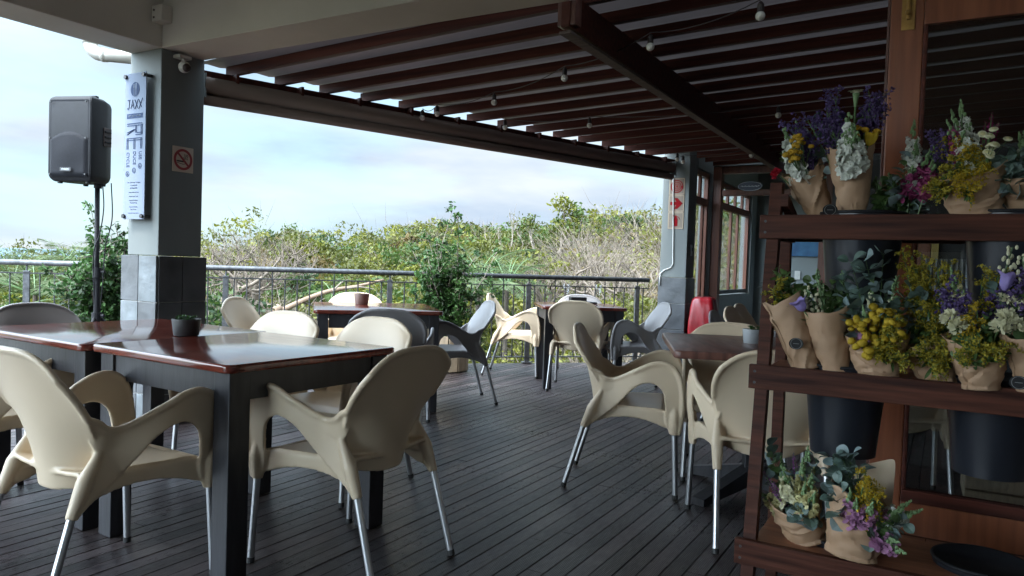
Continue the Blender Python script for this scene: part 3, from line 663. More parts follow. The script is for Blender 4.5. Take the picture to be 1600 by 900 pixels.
MB().tube([(.24, -1.0, .02), (.20, .85, .02)], .035, 12).build('pole', m_potgrey, ct, True)
cr = thing('wooden_crate', 'pale wooden crate on the deck seen through the bottom of the glass door', 'crate', (2.58, 3.72, 0), -.5)
for k in range(4): MB().box((0, -.19, .05+.075*k), (.5, .018, .066), ch=.003).build('slat', m_planter, cr)
for sx_ in (-1, 1):
    for k in range(4): MB().box((sx_*.24, 0, .05+.075*k), (.018, .36, .066), ch=.003).build('slat', m_planter, cr)
for k in range(4): MB().box((0, .19, .05+.075*k), (.5, .018, .066), ch=.003).build('slat', m_planter, cr)
MB().box((0, 0, .012), (.46, .36, .015)).build('bottom', m_planter, cr)

# ================================================================== CHAIRS
def thick(P, th):
    P = np.array(P, float); du = np.gradient(P, axis=0); dv = np.gradient(P, axis=1)
    nrm = np.cross(du, dv); nrm /= np.maximum(np.linalg.norm(nrm, axis=2, keepdims=True), 1e-9)
    A_, B_ = P + nrm*th/2, P - nrm*th/2; n, m = P.shape[:2]
    vs = np.concatenate([A_.reshape(-1, 3), B_.reshape(-1, 3)]).tolist(); o = n*m; fs = []
    for i in range(n-1):
        for j in range(m-1):
            a, b, c, d = i*m+j, i*m+j+1, (i+1)*m+j+1, (i+1)*m+j
            fs += [(a, b, c, d), (o+d, o+c, o+b, o+a)]
    for i in range(n-1):
        for j in (0, m-1):
            a, d = i*m+j, (i+1)*m+j; fs.append((a, d, o+d, o+a) if j == 0 else (d, a, o+a, o+d))
    for j in range(m-1):
        for i in (0, n-1):
            a, b = i*m+j, i*m+j+1; fs.append((b, a, o+a, o+b) if i == 0 else (a, b, o+b, o+a))
    return vs, fs
def interp(t, ts, vs):
    return np.interp(t, ts, vs)
def sstep(a, b, x):
    t = min(max((x-a)/(b-a), 0), 1); return t*t*(3-2*t)
def crom(pts, n):             # smooth curve through points
    pts = [np.array(p, float) for p in pts]; pts = [2*pts[0]-pts[1]] + pts + [2*pts[-1]-pts[-2]]
    out = []; segs = len(pts)-3
    for k in range(n):
        t = k/(n-1)*segs; i = min(int(t), segs-1); u = t-i; p0, p1, p2, p3 = pts[i:i+4]
        out.append(.5*((2*p1)+(-p0+p2)*u+(2*p0-5*p1+4*p2-p3)*u*u+(-p0+3*p1-3*p2+p3)*u**3))
    return out
OUT = [(-.222, .315), (-.178, .41), (-.135, .495), (-.085, .552), (-.015, .580), (.06, .622), (.13, .655), (.19, .660), (.242, .632), (.272, .56), (.281, .46), (.276, .38), (.266, .315)]
INN = [(-.182, .315), (-.110, .372), (-.055, .420), (-.010, .468), (.03, .515), (.068, .546), (.105, .560), (.142, .558), (.172, .538), (.190, .50), (.197, .44), (.203, .38), (.222, .315)]
def side_x(y, z):
    x = .203 + .066*sstep(-.13, .10, y)
    x -= .022*sstep(.56, .32, z)*sstep(0, .1, y)
    x += .010*sstep(.55, .32, z)*sstep(0, -.1, y)
    return x
def back_pt(u, v):
    z0 = .362 + .022*u*u; zt = .81 - .075*abs(u)**3.2; z = z0 + v*(zt-z0)
    w = float(interp(v, [0, .2, .38, .6, .78, .9, 1], [.168, .182, .203, .232, .240, .236, .222]))
    yc = -.168 - .018*v - .098*v**1.7; c = .105*(1-v) + .028*v
    return (u*w, yc + c*abs(u)**2.2, z)
def build_shell():
    vs, fs = [], []
    def add(v, f):
        o = len(vs); vs.extend([tuple(p) for p in v]); fs.extend([tuple(i+o for i in q) for q in f])
    us = np.linspace(-1, 1, 25); vv = np.linspace(0, 1, 19)
    add(*thick([[back_pt(u, v) for u in us] for v in vv], .013))
    n = 49; O = crom(OUT, n); I = crom(INN, n)
    for s in (1, -1):
        P = []
        for k in range(n):
            row = []
            for q in np.linspace(0, 1, 6):
                y, z = O[k]*(1-q)+I[k]*q; row.append((s*side_x(y, z), y, z))
            P.append(row)
        add(*thick(P, .0135))
        rim = MB()
        rim.tube([(s*(side_x(y, z)+.003), y, z) for y, z in O[19:]], .0125, 10)
        fil = crom([back_pt(s, .64), (s*.224, -.132, .592), (s*.219, -.098, .566), (s*.219, -.055, .563), (s*side_x(-.01, .583), -.01, .583), (s*side_x(.05, .617), .05, .617)], 22)
        edge = [back_pt(s, v) for v in np.linspace(1, .66, 9)]
        rim.tube(crom(edge + [tuple(p) for p in fil], 64), .0122, 10)
        inn_ = crom([back_pt(s*.86, .62), back_pt(s*.90, .46), (s*.205, -.125, .50), (s*side_x(-.05, .52), -.05, .525), (s*side_x(0, .55), 0, .55), (s*side_x(.05, .59), .05, .59)], 22)
        add(*thick([[tuple(np.array(a)*(1-q)+np.array(b)*q) for q in np.linspace(0, 1, 5)] for a, b in zip(fil, inn_)], .0135))
        # leg sleeves
        rim.tube([(s*.206, -.118, .50), (s*.210, -.165, .41), (s*.213, -.204, .312)], [.012, .026, .0185], 12)
        rim.tube([(s*.252, .243, .47), (s*.251, .245, .40), (s*.250, .245, .312)], [.012, .025, .0185], 12)
        # rib where the back wing meets the leg
        add(rim.v, rim.f)
        A_ = []
        for y in np.linspace(-.165, .225, 14):
            bot = .338 + .040*max(0, 1-((y-.03)/.18)**2); x = s*(.196 + .045*sstep(-.16, .2, y))
            A_.append([(x, y, z) for z in np.linspace(.424, bot, 5)])
        add(*thick(A_, .011))
        # wing that fills between back edge and leg column
        Wg = []
        for v in np.linspace(0.02, .40, 8):
            b = back_pt(s, v); z = b[2]
            ys = float(np.interp(z, [p[1] for p in O[:14]], [p[0] for p in O[:14]]))+.012
            e = (s*side_x(ys, z), ys, z)
            Wg.append([tuple(np.array(back_pt(s*.93, v))*(1-q)+np.array(e)*q) for q in np.linspace(0, 1, 4)])
        add(*thick(Wg, .012))
    rim = MB(); rim.tube([back_pt(u, 1) for u in np.linspace(-1, 1, 41)], .0115, 10); add(rim.v, rim.f)
    S_ = []
    for y in np.linspace(-.178, .245, 20):
        h = .196 + .045*sstep(-.16, .2, y)
        S_.append([(u*h, y, .428 - .013*(1-u*u) - .022*sstep(.17, .25, y) + .010*sstep(-.10, -.18, y)) for u in np.linspace(-1, 1, 21)])
    add(*thick(S_, .015))
    A_ = []
    for u in np.linspace(-1, 1, 21):
        bot = .355 + .030*(1-u*u); A_.append([(u*.243, .243, z) for z in np.linspace(.412, bot, 5)])
    add(*thick(A_, .011))
    me = bpy.data.meshes.new('tmp'); me.from_pydata(vs, [], fs); me.update()
    bm = bmesh.new(); bm.from_mesh(me); bmesh.ops.recalc_face_normals(bm, faces=bm.faces); bm.to_mesh(me); bm.free()
    o = bpy.data.objects.new('tmp', me); COL.objects.link(o)
    r = o.modifiers.new('r', 'REMESH'); r.mode = 'VOXEL'; r.voxel_size = .005; r.adaptivity = 0
    s = o.modifiers.new('s', 'SMOOTH'); s.factor = .5; s.iterations = 5
    dg = bpy.context.evaluated_depsgraph_get(); dg.update()
    out = bpy.data.meshes.new_from_object(o.evaluated_get(dg)); bpy.data.objects.remove(o); bpy.data.meshes.remove(me)
    out.name = 'seat_shell'; out.polygons.foreach_set('use_smooth', [True]*len(out.polygons))
    return out
SHELL = build_shell()
SHELL_G = SHELL.copy(); SHELL.materials.clear(); SHELL.materials.append(m_beige); SHELL_G.materials.clear(); SHELL_G.materials.append(m_grey)
def make_chair(shell):
    t = thing('armchair', 'x', 'chair')
    link('seat_shell', shell, t)
    for s in (-1, 1):
        for top, foot in (((s*.2135, -.200, .33), (s*.222, -.292, .012)), ((s*.250, .2452, .33), (s*.258, .262, .012))):
            d = (Vector(foot)-Vector(top)).normalized()
            lg = MB().tube([top, foot], .0128, 14).build('leg', m_alu, t, True)
            smooth_by_angle(lg)
            MB().tube([Vector(foot)-d*.010, Vector(foot)+d*.0105], .0142, 12).build('foot_cap', m_rubber, lg)
    return t
CH = {}
def chair(x, y, fx, fy, kind, label):
    if kind not in CH:
        c = CH[kind] = make_chair(SHELL if kind == 'beige' else SHELL_G)
    else: c = copy_tree(CH[kind])
    c.location = (x, y, 0); c.rotation_euler = (0, 0, math.atan2(-fx, fy))
    tag(c, label, 'chair', 'moulded plastic armchairs on the deck')
    return c
W_ = (.545, .84); V_ = (-.84, .545)
chair(-1.37, 2.50, .52, .85, 'beige', 'large beige armchair at the lower left, seen from behind, pushed up to the near table')
chair(-.565, 2.79, -.86, .51, 'beige', 'beige armchair with its back to us at the right corner of the near table')
chair(-2.21, 3.15, .52, .85, 'beige', 'beige armchair cut off by the left edge of the photo')
chair(-2.43, 4.00, .84, -.545, 'grey', 'dark grey armchair whose back shows behind the left near table, by the speaker pole')
chair(-1.36, 3.92, -.45, -.89, 'beige', 'beige armchair behind the near table, only its back showing above the shiny tabletop')
chair(-.83, 3.70, -.50, -.866, 'beige', 'beige armchair facing us across the right end of the near table')
chair(-.79, 4.90, -.08, 1.0, 'grey', 'dark grey armchair with its back to us before the taupe pot table')
chair(-.44, 6.03, -.95, -.30, 'grey', 'grey armchair turned left at the right end of the far table with the taupe pot')
chair(-1.36, 6.52, .2, -.98, 'beige', 'beige armchair behind the taupe pot, its back toward the balustrade')
chair(-1.72, 5.36, .985, -.1, 'beige', 'beige armchair in profile at the left end of the far table with the taupe pot')
chair(.05, 7.65, .985, -.16, 'beige', 'beige armchair in profile facing right by the balustrade, at the table with glasses')
chair(.63, 6.86, .26, .965, 'beige', 'beige armchair with its back to us at the near side of the table with glasses')
chair(.70, 7.82, -.15, -.99, 'grey', 'grey armchair behind the wine glasses, only its back top showing')
chair(1.13, 6.80, -.98, -.12, 'grey', 'grey armchair facing left in front of the far pillar')
chair(.63, 3.93, .975, -.22, 'beige', 'beige armchair standing free in profile in the middle of the deck')
chair(1.09, 3.20, .10, .995, 'beige', 'beige armchair with its back to us right beside the flower stand')
chair(1.245, 4.155, -.2, -.98, 'beige', 'beige armchair tucked under the far side of the pedestal table')
chair(1.80, 5.62, .9, -.43, 'grey', 'grey armchair beyond the pedestal table near the red cover')
chair(2.14, 6.38, .85, -.53, 'beige', 'left of two beige armchairs leaning back beyond the pedestal table')
chair(2.40, 6.98, .85, -.53, 'beige', 'right of two beige armchairs leaning back beyond the pedestal table')

chair(1.95, 3.78, .3, .95, 'beige', 'beige armchair seen dimly through the lower part of the glass door')

# ================================================================== TABLES
def top_slab(x, y, th, m, name, parent, r=.035):
    poly = []
    for cx, cy, a0 in ((x/2-r, y/2-r, 0), (-x/2+r, y/2-r, 90), (-x/2+r, -y/2+r, 180), (x/2-r, -y/2+r, 270)):
        for i in range(5): a = math.radians(a0+i*22.5); poly.append((cx+r*math.cos(a), cy+r*math.sin(a)))
    bm = bmesh.new(); vs = [bm.verts.new((p[0], p[1], 0)) for p in poly]; f = bm.faces.new(vs)
    ex = bmesh.ops.extrude_face_region(bm, geom=[f]); bmesh.ops.translate(bm, vec=(0, 0, th), verts=[v for v in ex['geom'] if isinstance(v, bmesh.types.BMVert)])
    bmesh.ops.recalc_face_normals(bm, faces=bm.faces)
    ed = [e for e in bm.edges if abs(e.verts[0].co.z-e.verts[1].co.z) < 1e-6]
    bmesh.ops.bevel(bm, geom=ed, offset=.008, segments=3, profile=.5, affect='EDGES')
    me = bpy.data.meshes.new(name); bm.to_mesh(me); bm.free(); me.materials.append(m)
    o = link(name, me, parent); return smooth_by_angle(o, 40)
def table(label, x, y, rot, sx, sy, h=.755, leg=.07, inset=.03, m=None, th=.03):
    t = thing('dining_table', label, 'table', (x, y, 0), rot, 'square dining tables')
    tp = top_slab(sx, sy, th, m or m_top, 'tabletop', t); tp.location = (0, 0, h-th)
    for i in (-1, 1):
        for j in (-1, 1):
            MB().box((i*(sx/2-inset-leg/2), j*(sy/2-inset-leg/2), (h-th)/2), (leg, leg, h-th-.002), ch=.004).build('leg', m_blackwood, t)
    a = .10; zc = h-th-.002-a/2
    for j in (-1, 1): MB().box((0, j*(sy/2-inset-.022), zc), (sx-2*inset-2*leg-.004, .025, a), ch=.003).build('apron', m_blackwood, t)
    for i in (-1, 1): MB().box((i*(sx/2-inset-.022), 0, zc), (.025, sy-2*inset-2*leg-.004, a), ch=.003).build('apron', m_blackwood, t)
    return t
TR = math.radians(-33)
table('glossy mahogany near table with black legs and a potted succulent on it', -1.06, 3.035, TR, .86, .83, leg=.085)
table('glossy mahogany table butted against the left side of the near table', -1.816, 3.54, TR, .93, .90, h=.752, leg=.08)
table('dark table with a taupe pot on it, in front of the potted shrub', -1.07, 5.86, math.radians(15), .93, .98, leg=.075)
table('small dark table with two wine glasses by the balustrade', .64, 7.12, math.radians(5), .78, .74, leg=.075)
pt4 = thing('pedestal_table', 'worn mahogany pedestal table with a grey pot, left of the flower stand', 'table', (1.255, 3.79, 0), math.radians(-8), 'square dining tables')
tp = top_slab(.90, .97, .036, m_topworn, 'tabletop', pt4); tp.location = (0, 0, .719)
MB().box((0, 0, .38), (.09, .09, .676), ch=.004).build('column', m_blackwood, pt4)
for k in range(4):
    mk = Matrix.Rotation(math.radians(45+90*k), 4, 'Z')
    MB().add([(.03, -.035, .14), (.03, .035, .14), (.42, .035, .035), (.42, -.035, .035), (.03, -.035, .05), (.03, .035, .05), (.42, .035, .001), (.42, -.035, .001)],
             [(0, 1, 2, 3), (7, 6, 5, 4), (0, 3, 7, 4), (1, 5, 6, 2), (0, 4, 5, 1), (3, 2, 6, 7)], M=mk).build('foot', m_blackwood, pt4)
for k in (0, 1): MB().box((0, 0, .705 - k*.012), ((.6, .07, .024) if k else (.07, .6, .02))).build('bearer', m_blackwood, pt4)
table('brown table in the room half hidden by the flower stand', 2.86, 6.05, math.radians(-30), .8, .8, leg=.07, m=m_topworn)

# ---- things on the tables
def rosette(mb, c, n, r, mi=0):
    for i in range(n):
        a = i*2.4; el = .25+.9*i/n; l = r*(1-.5*i/n)
        d = Vector((math.cos(a)*math.cos(el), math.sin(a)*math.cos(el), math.sin(el)))
        mb.quad(Vector(c)+d*l*.55, d*l*.5, d.cross(Vector((0, 0, 1))).normalized()*l*.24, mi)
def pot(name, label, x, y, z, r, h, m, plant, taper=.86):
    t = thing(name, label, 'plant pot', (x, y, z), group='small pots on the tables')
    MB().lathe([(r*taper*.96, 0), (r*taper, .004), (r, h-.004), (r*.99, h), (r*.90, h), (r*.88, h*.80), (0.0, h*.80)], 36).build('pot', m, t, True)
    smooth_by_angle(t.children[0], 40)
    MB().lathe([(r*.885, h*.82), (r*.5, h*.86), (0, h*.87)], 20).build('soil', m_soil, t)
    mb = MB()
    for k in range(plant):
        a = random.random()*2*PI; q = random.random()**.6*r*.7; hh = h*.84+random.uniform(.004, .022)
        p = Vector((math.cos(a)*q, math.sin(a)*q, hh)); mb.tube([(p.x, p.y, h*.8), p], .002, 4)
        rosette(mb, p, 9, random.uniform(.014, .024))
    mb.build('succulent', m_shrub, t); return t
p = on_z(291, 524, .755); pot('plant_pot', 'black round pot with a bushy succulent on the near table', p.x, p.y, .755, .062, .074, m_potblack, 26)
p = on_z(565, 475, .755); pot('plant_pot', 'taupe pot on the far table in front of the balustrade', p.x, p.y, .755, .061, .085, m_potbrown, 5)
p = on_z(1175, 536, .755); pot('plant_pot', 'pale grey pot with small succulent on the pedestal table', p.x, p.y, .755, .05, .072, m_potgrey, 14)
def flute(label, x, y, z):
    t = thing('wine_glass', label, 'wine glass', (x, y, z), group='wine glasses on the small table')
    MB().lathe([(.032, 0), (.032, .002), (.006, .006), (.0035, .02), (.0035, .085), (.012, .095), (.028, .125), (.033, .155), (.030, .20), (.0285, .20), (.031, .155), (.026, .127), (.0, .098)], 24).build('glass', m_wine, t, True)
p = on_z(884, 477, .755); flute('left wine glass on the small table by the balustrade', p.x, p.y, .755)
p = on_z(934, 477, .755); flute('right wine glass on the small table by the balustrade', p.x, p.y, .755)
p = on_z(909, 474, .755)
t = thing('bill_folder', 'black folder and ashtray stack between the wine glasses', 'folder', (p.x, p.y, .755), .15)
MB().box((.02, -.03, .009), (.22, .14, .018), ch=.003).build('folder', m_blackleather, t); MB().box((-.03, .05, .03), (.16, .11, .06), ch=.006).build('holder', m_blackleather, t)
p = on_z(893, 479, .755)
t = tag(MB().box((0, 0, .002), (.26, .16, .004)).build('place_mat', m_paperwhite, None, loc=(p.x, p.y, .755), rot=.1), 'pale paper place mat on the small table by the glasses', 'place mat')

# ================================================================== SPEAKER ON ITS STAND
sp = on_y(132, 221, 5.25)
SPR = math.radians(-11)
st = thing('speaker_stand', 'slim black tripod stand carrying the speaker left of the pillar', 'speaker stand', (sp.x+.075, sp.y+.05, 0))
mb = MB(); mb.tube([(0, 0, .55), (-.008, 0, 1.60)], .0165, 14); mb.build('pole', m_black, st, True)
mb = MB(); mb.tube([(0, 0, .42), (0, 0, .96)], .021, 14); mb.tube([(0, 0, .93), (0, 0, 1.0)], .030, 14); mb.build('sleeve', m_black, st)
for z in (.97, .66):
    mb = MB(); mb.tube([(.02, 0, z), (.06, -.01, z)], [.008, .012], 10); mb.build('knob', m_black, st)
mb = MB(); mb.tube([(0, 0, .62), (0, 0, .68)], .032, 14); mb.build('collar', m_black, st)
for k in range(3):
    a = math.radians(30+120*k); d = Vector((math.cos(a), math.sin(a), 0))
    lg = MB().tube([d*.03+Vector((0, 0, .64)), d*.46+Vector((0, 0, .015))], .011, 10).build('leg', m_black, st)
    MB().tube([Vector((0, 0, .44)), d*.25+Vector((0, 0, .325))], .008, 8).build('brace', m_black, st)
    MB().ball(d*.46+Vector((0, 0, .014)), .014, 8).build('rubber_foot', m_rubber, lg)
s = thing('loudspeaker', 'black plastic loudspeaker on the tripod stand against the sky', 'loudspeaker', (sp.x, sp.y, sp.z-.29), SPR)
bm = bmesh.new()
def sect(z, w, d):
    pts = [(-w/2, -d*.46), (w/2, -d*.46), (w/2+.006, -d*.38), (w/2-.004, d*.05), (w/2-.05, d*.40), (w/2-.09, d*.5), (-w/2+.09, d*.5), (-w/2+.05, d*.40), (-w/2+.004, d*.05), (-w/2-.006, -d*.38)]
    return [bm.verts.new((x, y, z)) for x, y in pts]
prof = [(0, .86, .80), (.02, .97, .93), (.05, 1.0, 1.0), (.54, 1.0, 1.0), (.565, .96, .94), (.58, .84, .82)]
rings = [sect(z, .33*a, .30*b) for z, a, b in prof]
for i in range(len(rings)-1):
    for j in range(10): bm.faces.new((rings[i][j], rings[i][(j+1) % 10], rings[i+1][(j+1) % 10], rings[i+1][j]))
bm.faces.new(rings[0][::-1]); bm.faces.new(rings[-1])
bmesh.ops.bevel(bm, geom=bm.edges[:], offset=.004, segments=2, affect='EDGES')
me = bpy.data.meshes.new('cabinet'); bm.to_mesh(me); bm.free(); me.materials.append(m_black); smooth_by_angle(link('cabinet', me, s), 30)
# grille: rounded panel bulging at the woofer, waveguide above
gv = []; nx, nz = 29, 45
for j in range(nz):
    for i in range(nx):
        x = -.148 + .296*i/(nx-1); z = .03 + .52*j/(nz-1); y = -.1385
        edge = min(sstep(0, .02, .148-abs(x)), sstep(0, .02, z-.03), sstep(0, .02, .55-z)); y -= .014*edge
        arch = .325 - 2.4*x*x
        y += .016*sstep(arch-.006, arch+.01, z)*edge                        # step at the arch
        r = math.hypot(x, z-.20); y -= .010*(1-sstep(.0, .15, r))*edge
        rw = math.hypot(x*.9, (z-.455)*1.5); y += .016*(1-sstep(.02, .11, rw))*edge
        gv.append((x, y, z))
gf = [(j*nx+i, j*nx+i+1, (j+1)*nx+i+1, (j+1)*nx+i) for j in range(nz-1) for i in range(nx-1)]
g = MB().add(gv, gf).build('grille', m_mesh, s, True)
for x in (-.138, .138):
    for z in (.045, .29, .535):
        MB().tube([(x, -.148, z), (x, -.156, z)], .006, 10).build('screw', m_iron, g)
bd = MB().box((0, -.168, .075), (.085, .004, .026), ch=.001).build('badge', m_iron, s)
text('badge_lettering', 'HYBRID', .018, m_pale, bd, 0, 0).matrix_local = Matrix.Translation((0, -.1704, .075)) @ Matrix.Rotation(PI/2, 4, 'X')
for sx_ in (1, -1):
    hd = MB().box((sx_*.163, .02, .32), (.012, .075, .13), ch=.005).build('handle_recess', m_signblack, s)
    for k in range(3): MB().box((sx_*.171, .02, .285+k*.035), (.008, .06, .012), ch=.003).build('handle_bar', m_black, hd)
MB().box((.09, -.02, .59), (.05, .03, .018), ch=.004).build('top_stud', m_black, s)
for x, y in ((-.11, -.09), (.11, -.09), (-.07, .10), (.07, .10)): MB().lathe([(.016, -.012), (.018, 0.004), (0, .004)], 12, M=Matrix.Translation((x, y, 0))).build('rubber_foot', m_rubber, s)
MB().tube([(.072, .05, .004), (.070, .05, -.03)], .026, 14).build('pole_socket', m_black, s)
b0 = Vector((sp.x+.12, sp.y+.02, sp.z-.28))
def hang(name, label, pts, r, m): return tag(MB().tube(crom(pts, 40), r, 6).build(name, m, None, True), label, 'cable')
hang('speaker_cable', 'thin black cable hanging from the loudspeaker, nearer to the pole', [b0, b0+Vector((.005, .01, -.18)), b0+Vector((-.02, .01, -.36)), b0+Vector((-.055, .0, -.50)), b0+Vector((-.055, .01, -.8)), b0+Vector((-.05, .02, -1.1)), (b0.x-.02, b0.y, .01)], .004, m_black)
hang('speaker_cable', 'thin black cable hanging from the loudspeaker in the wider loop', [b0+Vector((.05, .02, .0)), b0+Vector((.06, .02, -.25)), b0+Vector((.015, .02, -.46)), b0+Vector((.0, .02, -.72)), b0+Vector((-.03, .04, -1.0)), b0+Vector((-.01, .04, -1.3)), (b0.x+.06, b0.y, .01)], .004, m_black)

# ================================================================== STRING LIGHTS
def string(label, px, z=2.30, extra=()):
    t = thing('string_lights', label, 'string lights', group='strings of bulbs under the pergola')
    pts = [on_z(u, v, z-.0) for u, v in px]
    path = []
    for i in range(len(pts)-1):
        for k in range(8):
            u = k/8; q = pts[i].lerp(pts[i+1], u); q.z += .075 - .10*4*u*(1-u)*.35; path.append(q)
    path.append(pts[-1]+Vector((0, 0, .075)))
    MB().tube(path, .003, 5).build('wire', m_signblack, t)
    for p in pts:
        b = MB().ball((0, 0, 0), .0225, 16).build('bulb', m_bulb, t, True, loc=p)
        MB().tube([(0, 0, .017), (0, 0, .052), (0, 0, .066)], [.0155, .0155, .006], 12).build('socket', m_signblack, b)
string('bulb string running from the top of the photo left along the pergola', [(1188, 25), (1016, 73), (882, 122), (772, 160), (683, 178), (660, 184)])
string('bulb string crossing the middle of the pergola behind the first string', [(1216, 180), (921, 196), (789, 199)])
string('short bulb string by the far pillar and the end of the cross beam', [(1174, 243), (1067, 253), (1058, 249)], 2.26)

# ================================================================== LANDSCAPE
def grid_mesh(name, xs, ys, fn, m):
    vs = [(x, y, fn(x, y)) for y in ys for x in xs]; n = len(xs)
    fs = [(j*n+i, j*n+i+1, (j+1)*n+i+1, (j+1)*n+i) for j in range(len(ys)-1) for i in range(n-1)]
    me = bpy.data.meshes.new(name); me.from_pydata(vs, [], fs); me.materials.append(m); me.polygons.foreach_set('use_smooth', [True]*len(fs)); me.update()
    return link(name, me)
# profile of the bush: height of the canopy top above or below the eye along each bearing (tan of the bearing)
RB = [-1.6, -.72, -.62, -.52, -.43, -.40, -.37, -.33, -.29, -.25, -.21, -.17, -.12, -.08, -.03, .0, .04, .09, .14, .2, .26, .32, .45, .7, 1.5]
RE = [-26, -22, -13, -4, 16, 26, 33, 36, 38, 34, 37, 46, 55, 64, 71, 69, 70, 79, 88, 96, 104, 110, 110, 100, 70]        # pixels above the eye line at the ridge
RD = [60, 60, 60, 55, 46, 40, 36, 40, 44, 46, 50, 54, 58, 60, 60, 56, 50, 44, 42, 40, 38, 36, 32, 28, 26]
def canopy(x, y):
    b = x/max(y, 1.0); d = float(np.interp(b, RB, RD)); e = float(np.interp(b, RB, RE))
    zr = EYE + (e-9)/F*d
    t = (y-9.5)/(d-9.5)
    near = -1.0 + .25*mnoise.noise((x*.35, y*.35, 1.0))
    z = near + (zr-near)*(max(0, min(t, 1))**.85)
    if t > 1: z = zr - (y-d)*.10
    return z
def ground(x, y):
    c = canopy(x, max(y, 9.5)); z = c - 1.6
    if y < 11: z = min(z, -2.2)
    if y > 75: z = z - (y-75)*.05
    return max(z, -14) if y < 400 else -14
xs = np.concatenate([np.linspace(-400, -60, 12)[:-1], np.linspace(-60, 60, 81), np.linspace(60, 400, 12)[1:]])
ys = np.concatenate([np.linspace(-400, -10, 8)[:-1], np.linspace(-10, 90, 71), np.linspace(90, 900, 12)[1:]])
m_ground = mat('scrub_soil', (.05, .05, .025), .95, scale=.6, col2=(.12, .11, .055), bump=.3, bscale=4)
tag(grid_mesh('hillside_ground', xs, ys, ground, m_ground), kind='structure')
m_sea = mat('sea_water', (.035, .085, .125), .3, scale=.02, col2=(.045, .105, .15), stretch=(1, 3, 1), bump=.25, bscale=.4)
tag(grid_mesh('sea', [-40000, -2000, -200, 200, 2000, 40000], [-40000, -200, 200, 2000, 40000], lambda x, y: -13.0, m_sea), kind='structure')

class Leaves:                       # many leaf or twig faces gathered into one mesh
    def __init__(s): s.P = []; s.M = []; s.mats = []
    def mi(s, m):
        if m not in s.mats: s.mats.append(m)
        return s.mats.index(m)
    def cluster(s, c, rad, n, size, m, up=.35, shell=.55, asp=.45):
        d = rng.normal(size=(n, 3)); d[:, 2] += up; d /= np.linalg.norm(d, axis=1, keepdims=True)
        r = shell + (1-shell)*rng.random((n, 1))**.7
        p = np.array(c) + d*r*np.array(rad)
        a = rng.normal(size=(n, 3)); a += d*.4; a /= np.linalg.norm(a, axis=1, keepdims=True)
        q = rng.normal(size=(n, 3)); b = np.cross(a, q); b /= np.linalg.norm(b, axis=1, keepdims=True)
        l = size*(.6+.8*rng.random((n, 1)))
        s.P.append(np.stack([p-a*l*.5, p+b*l*asp*.5, p+a*l*.5, p-b*l*asp*.5], 1)); s.M.append(np.full(n, s.mi(m)))
    def twigs(s, c, rad, n, ln, wd, m, up=.9):
        d = rng.normal(size=(n, 3)); d[:, 2] = np.abs(d[:, 2])*.7+up; d /= np.linalg.norm(d, axis=1, keepdims=True)
        p = np.array(c) + rng.normal(size=(n, 3))*np.array(rad)*.55
        l = ln*(.5+rng.random((n, 1))); q = rng.normal(size=(n, 3)); b = np.cross(d, q); b /= np.linalg.norm(b, axis=1, keepdims=True)
        bend = rng.normal(size=(n, 3))*.16*l
        s.P.append(np.stack([p-b*wd, p+d*l*.5+bend*.6, p+d*l+bend, p+d*l*.5+bend*.6-b*wd*1.3], 1)); s.M.append(np.full(n, s.mi(m)))
    def mesh(s, name):
        P = np.concatenate(s.P); M = np.concatenate(s.M); n = len(P)
        me = bpy.data.meshes.new(name); me.vertices.add(4*n); me.vertices.foreach_set('co', P.astype(np.float32).ravel())
        me.loops.add(4*n); me.loops.foreach_set('vertex_index', np.arange(4*n, dtype=np.int32))
        me.polygons.add(n); me.polygons.foreach_set('loop_start', np.arange(0, 4*n, 4, dtype=np.int32))
        for m in s.mats: me.materials.append(m)
        me.polygons.foreach_set('material_index', M.astype(np.int32)); me.update(calc_edges=True); me.validate(); return me
    def obj(s, name, parent=None, loc=None): return link(name, s.mesh(name), parent, loc)

bush = Leaves()
def zone(b, t, x, y):               # what grows where: dry patches at the right and far left, greens between
    n = mnoise.noise((x*.12, y*.12, 5.0)) + .5*mnoise.noise((x*.4, y*.4, 9.0))
    if b > .05 and .06 < t < .85 and n > .10: return 'dry'
    if -.43 < b < -.30 and .05 < t < .95 and n > 0: return 'dry'
    if n > .60: return 'dry'
    if n > .42: return 'brown'
    if n > .18: return 'lime'
    if n > -.16: return 'olive'
    if n > -.42: return 'mid'
    return 'dark'
def limb_fan(c, R, n, m):             # bare twigs fanning out of a shrub's foot to its outline
    d = rng.normal(size=(n, 3)); d[:, 2] = np.abs(d[:, 2])*.9 + .35; d /= np.linalg.norm(d, axis=1, keepdims=True)
    r0 = .25 + .45*rng.random((n, 1)); ln = R*(.35+.40*rng.random((n, 1))); p = np.array(c) + d*np.array([R, R, R*.7])*r0
    dd = d + rng.normal(size=(n, 3))*.35; dd /= np.linalg.norm(dd, axis=1, keepdims=True)
    b = np.cross(dd, rng.normal(size=(n, 3))); b /= np.linalg.norm(b, axis=1, keepdims=True); bend = rng.normal(size=(n, 3))*.10*ln; w = .004+.0045*R
    bush.P.append(np.stack([p-b*w, p+dd*ln*.5+bend, p+dd*ln+bend*.6, p+dd*ln*.5+bend-b*w*1.2], 1)); bush.M.append(np.full(n, bush.mi(m)))
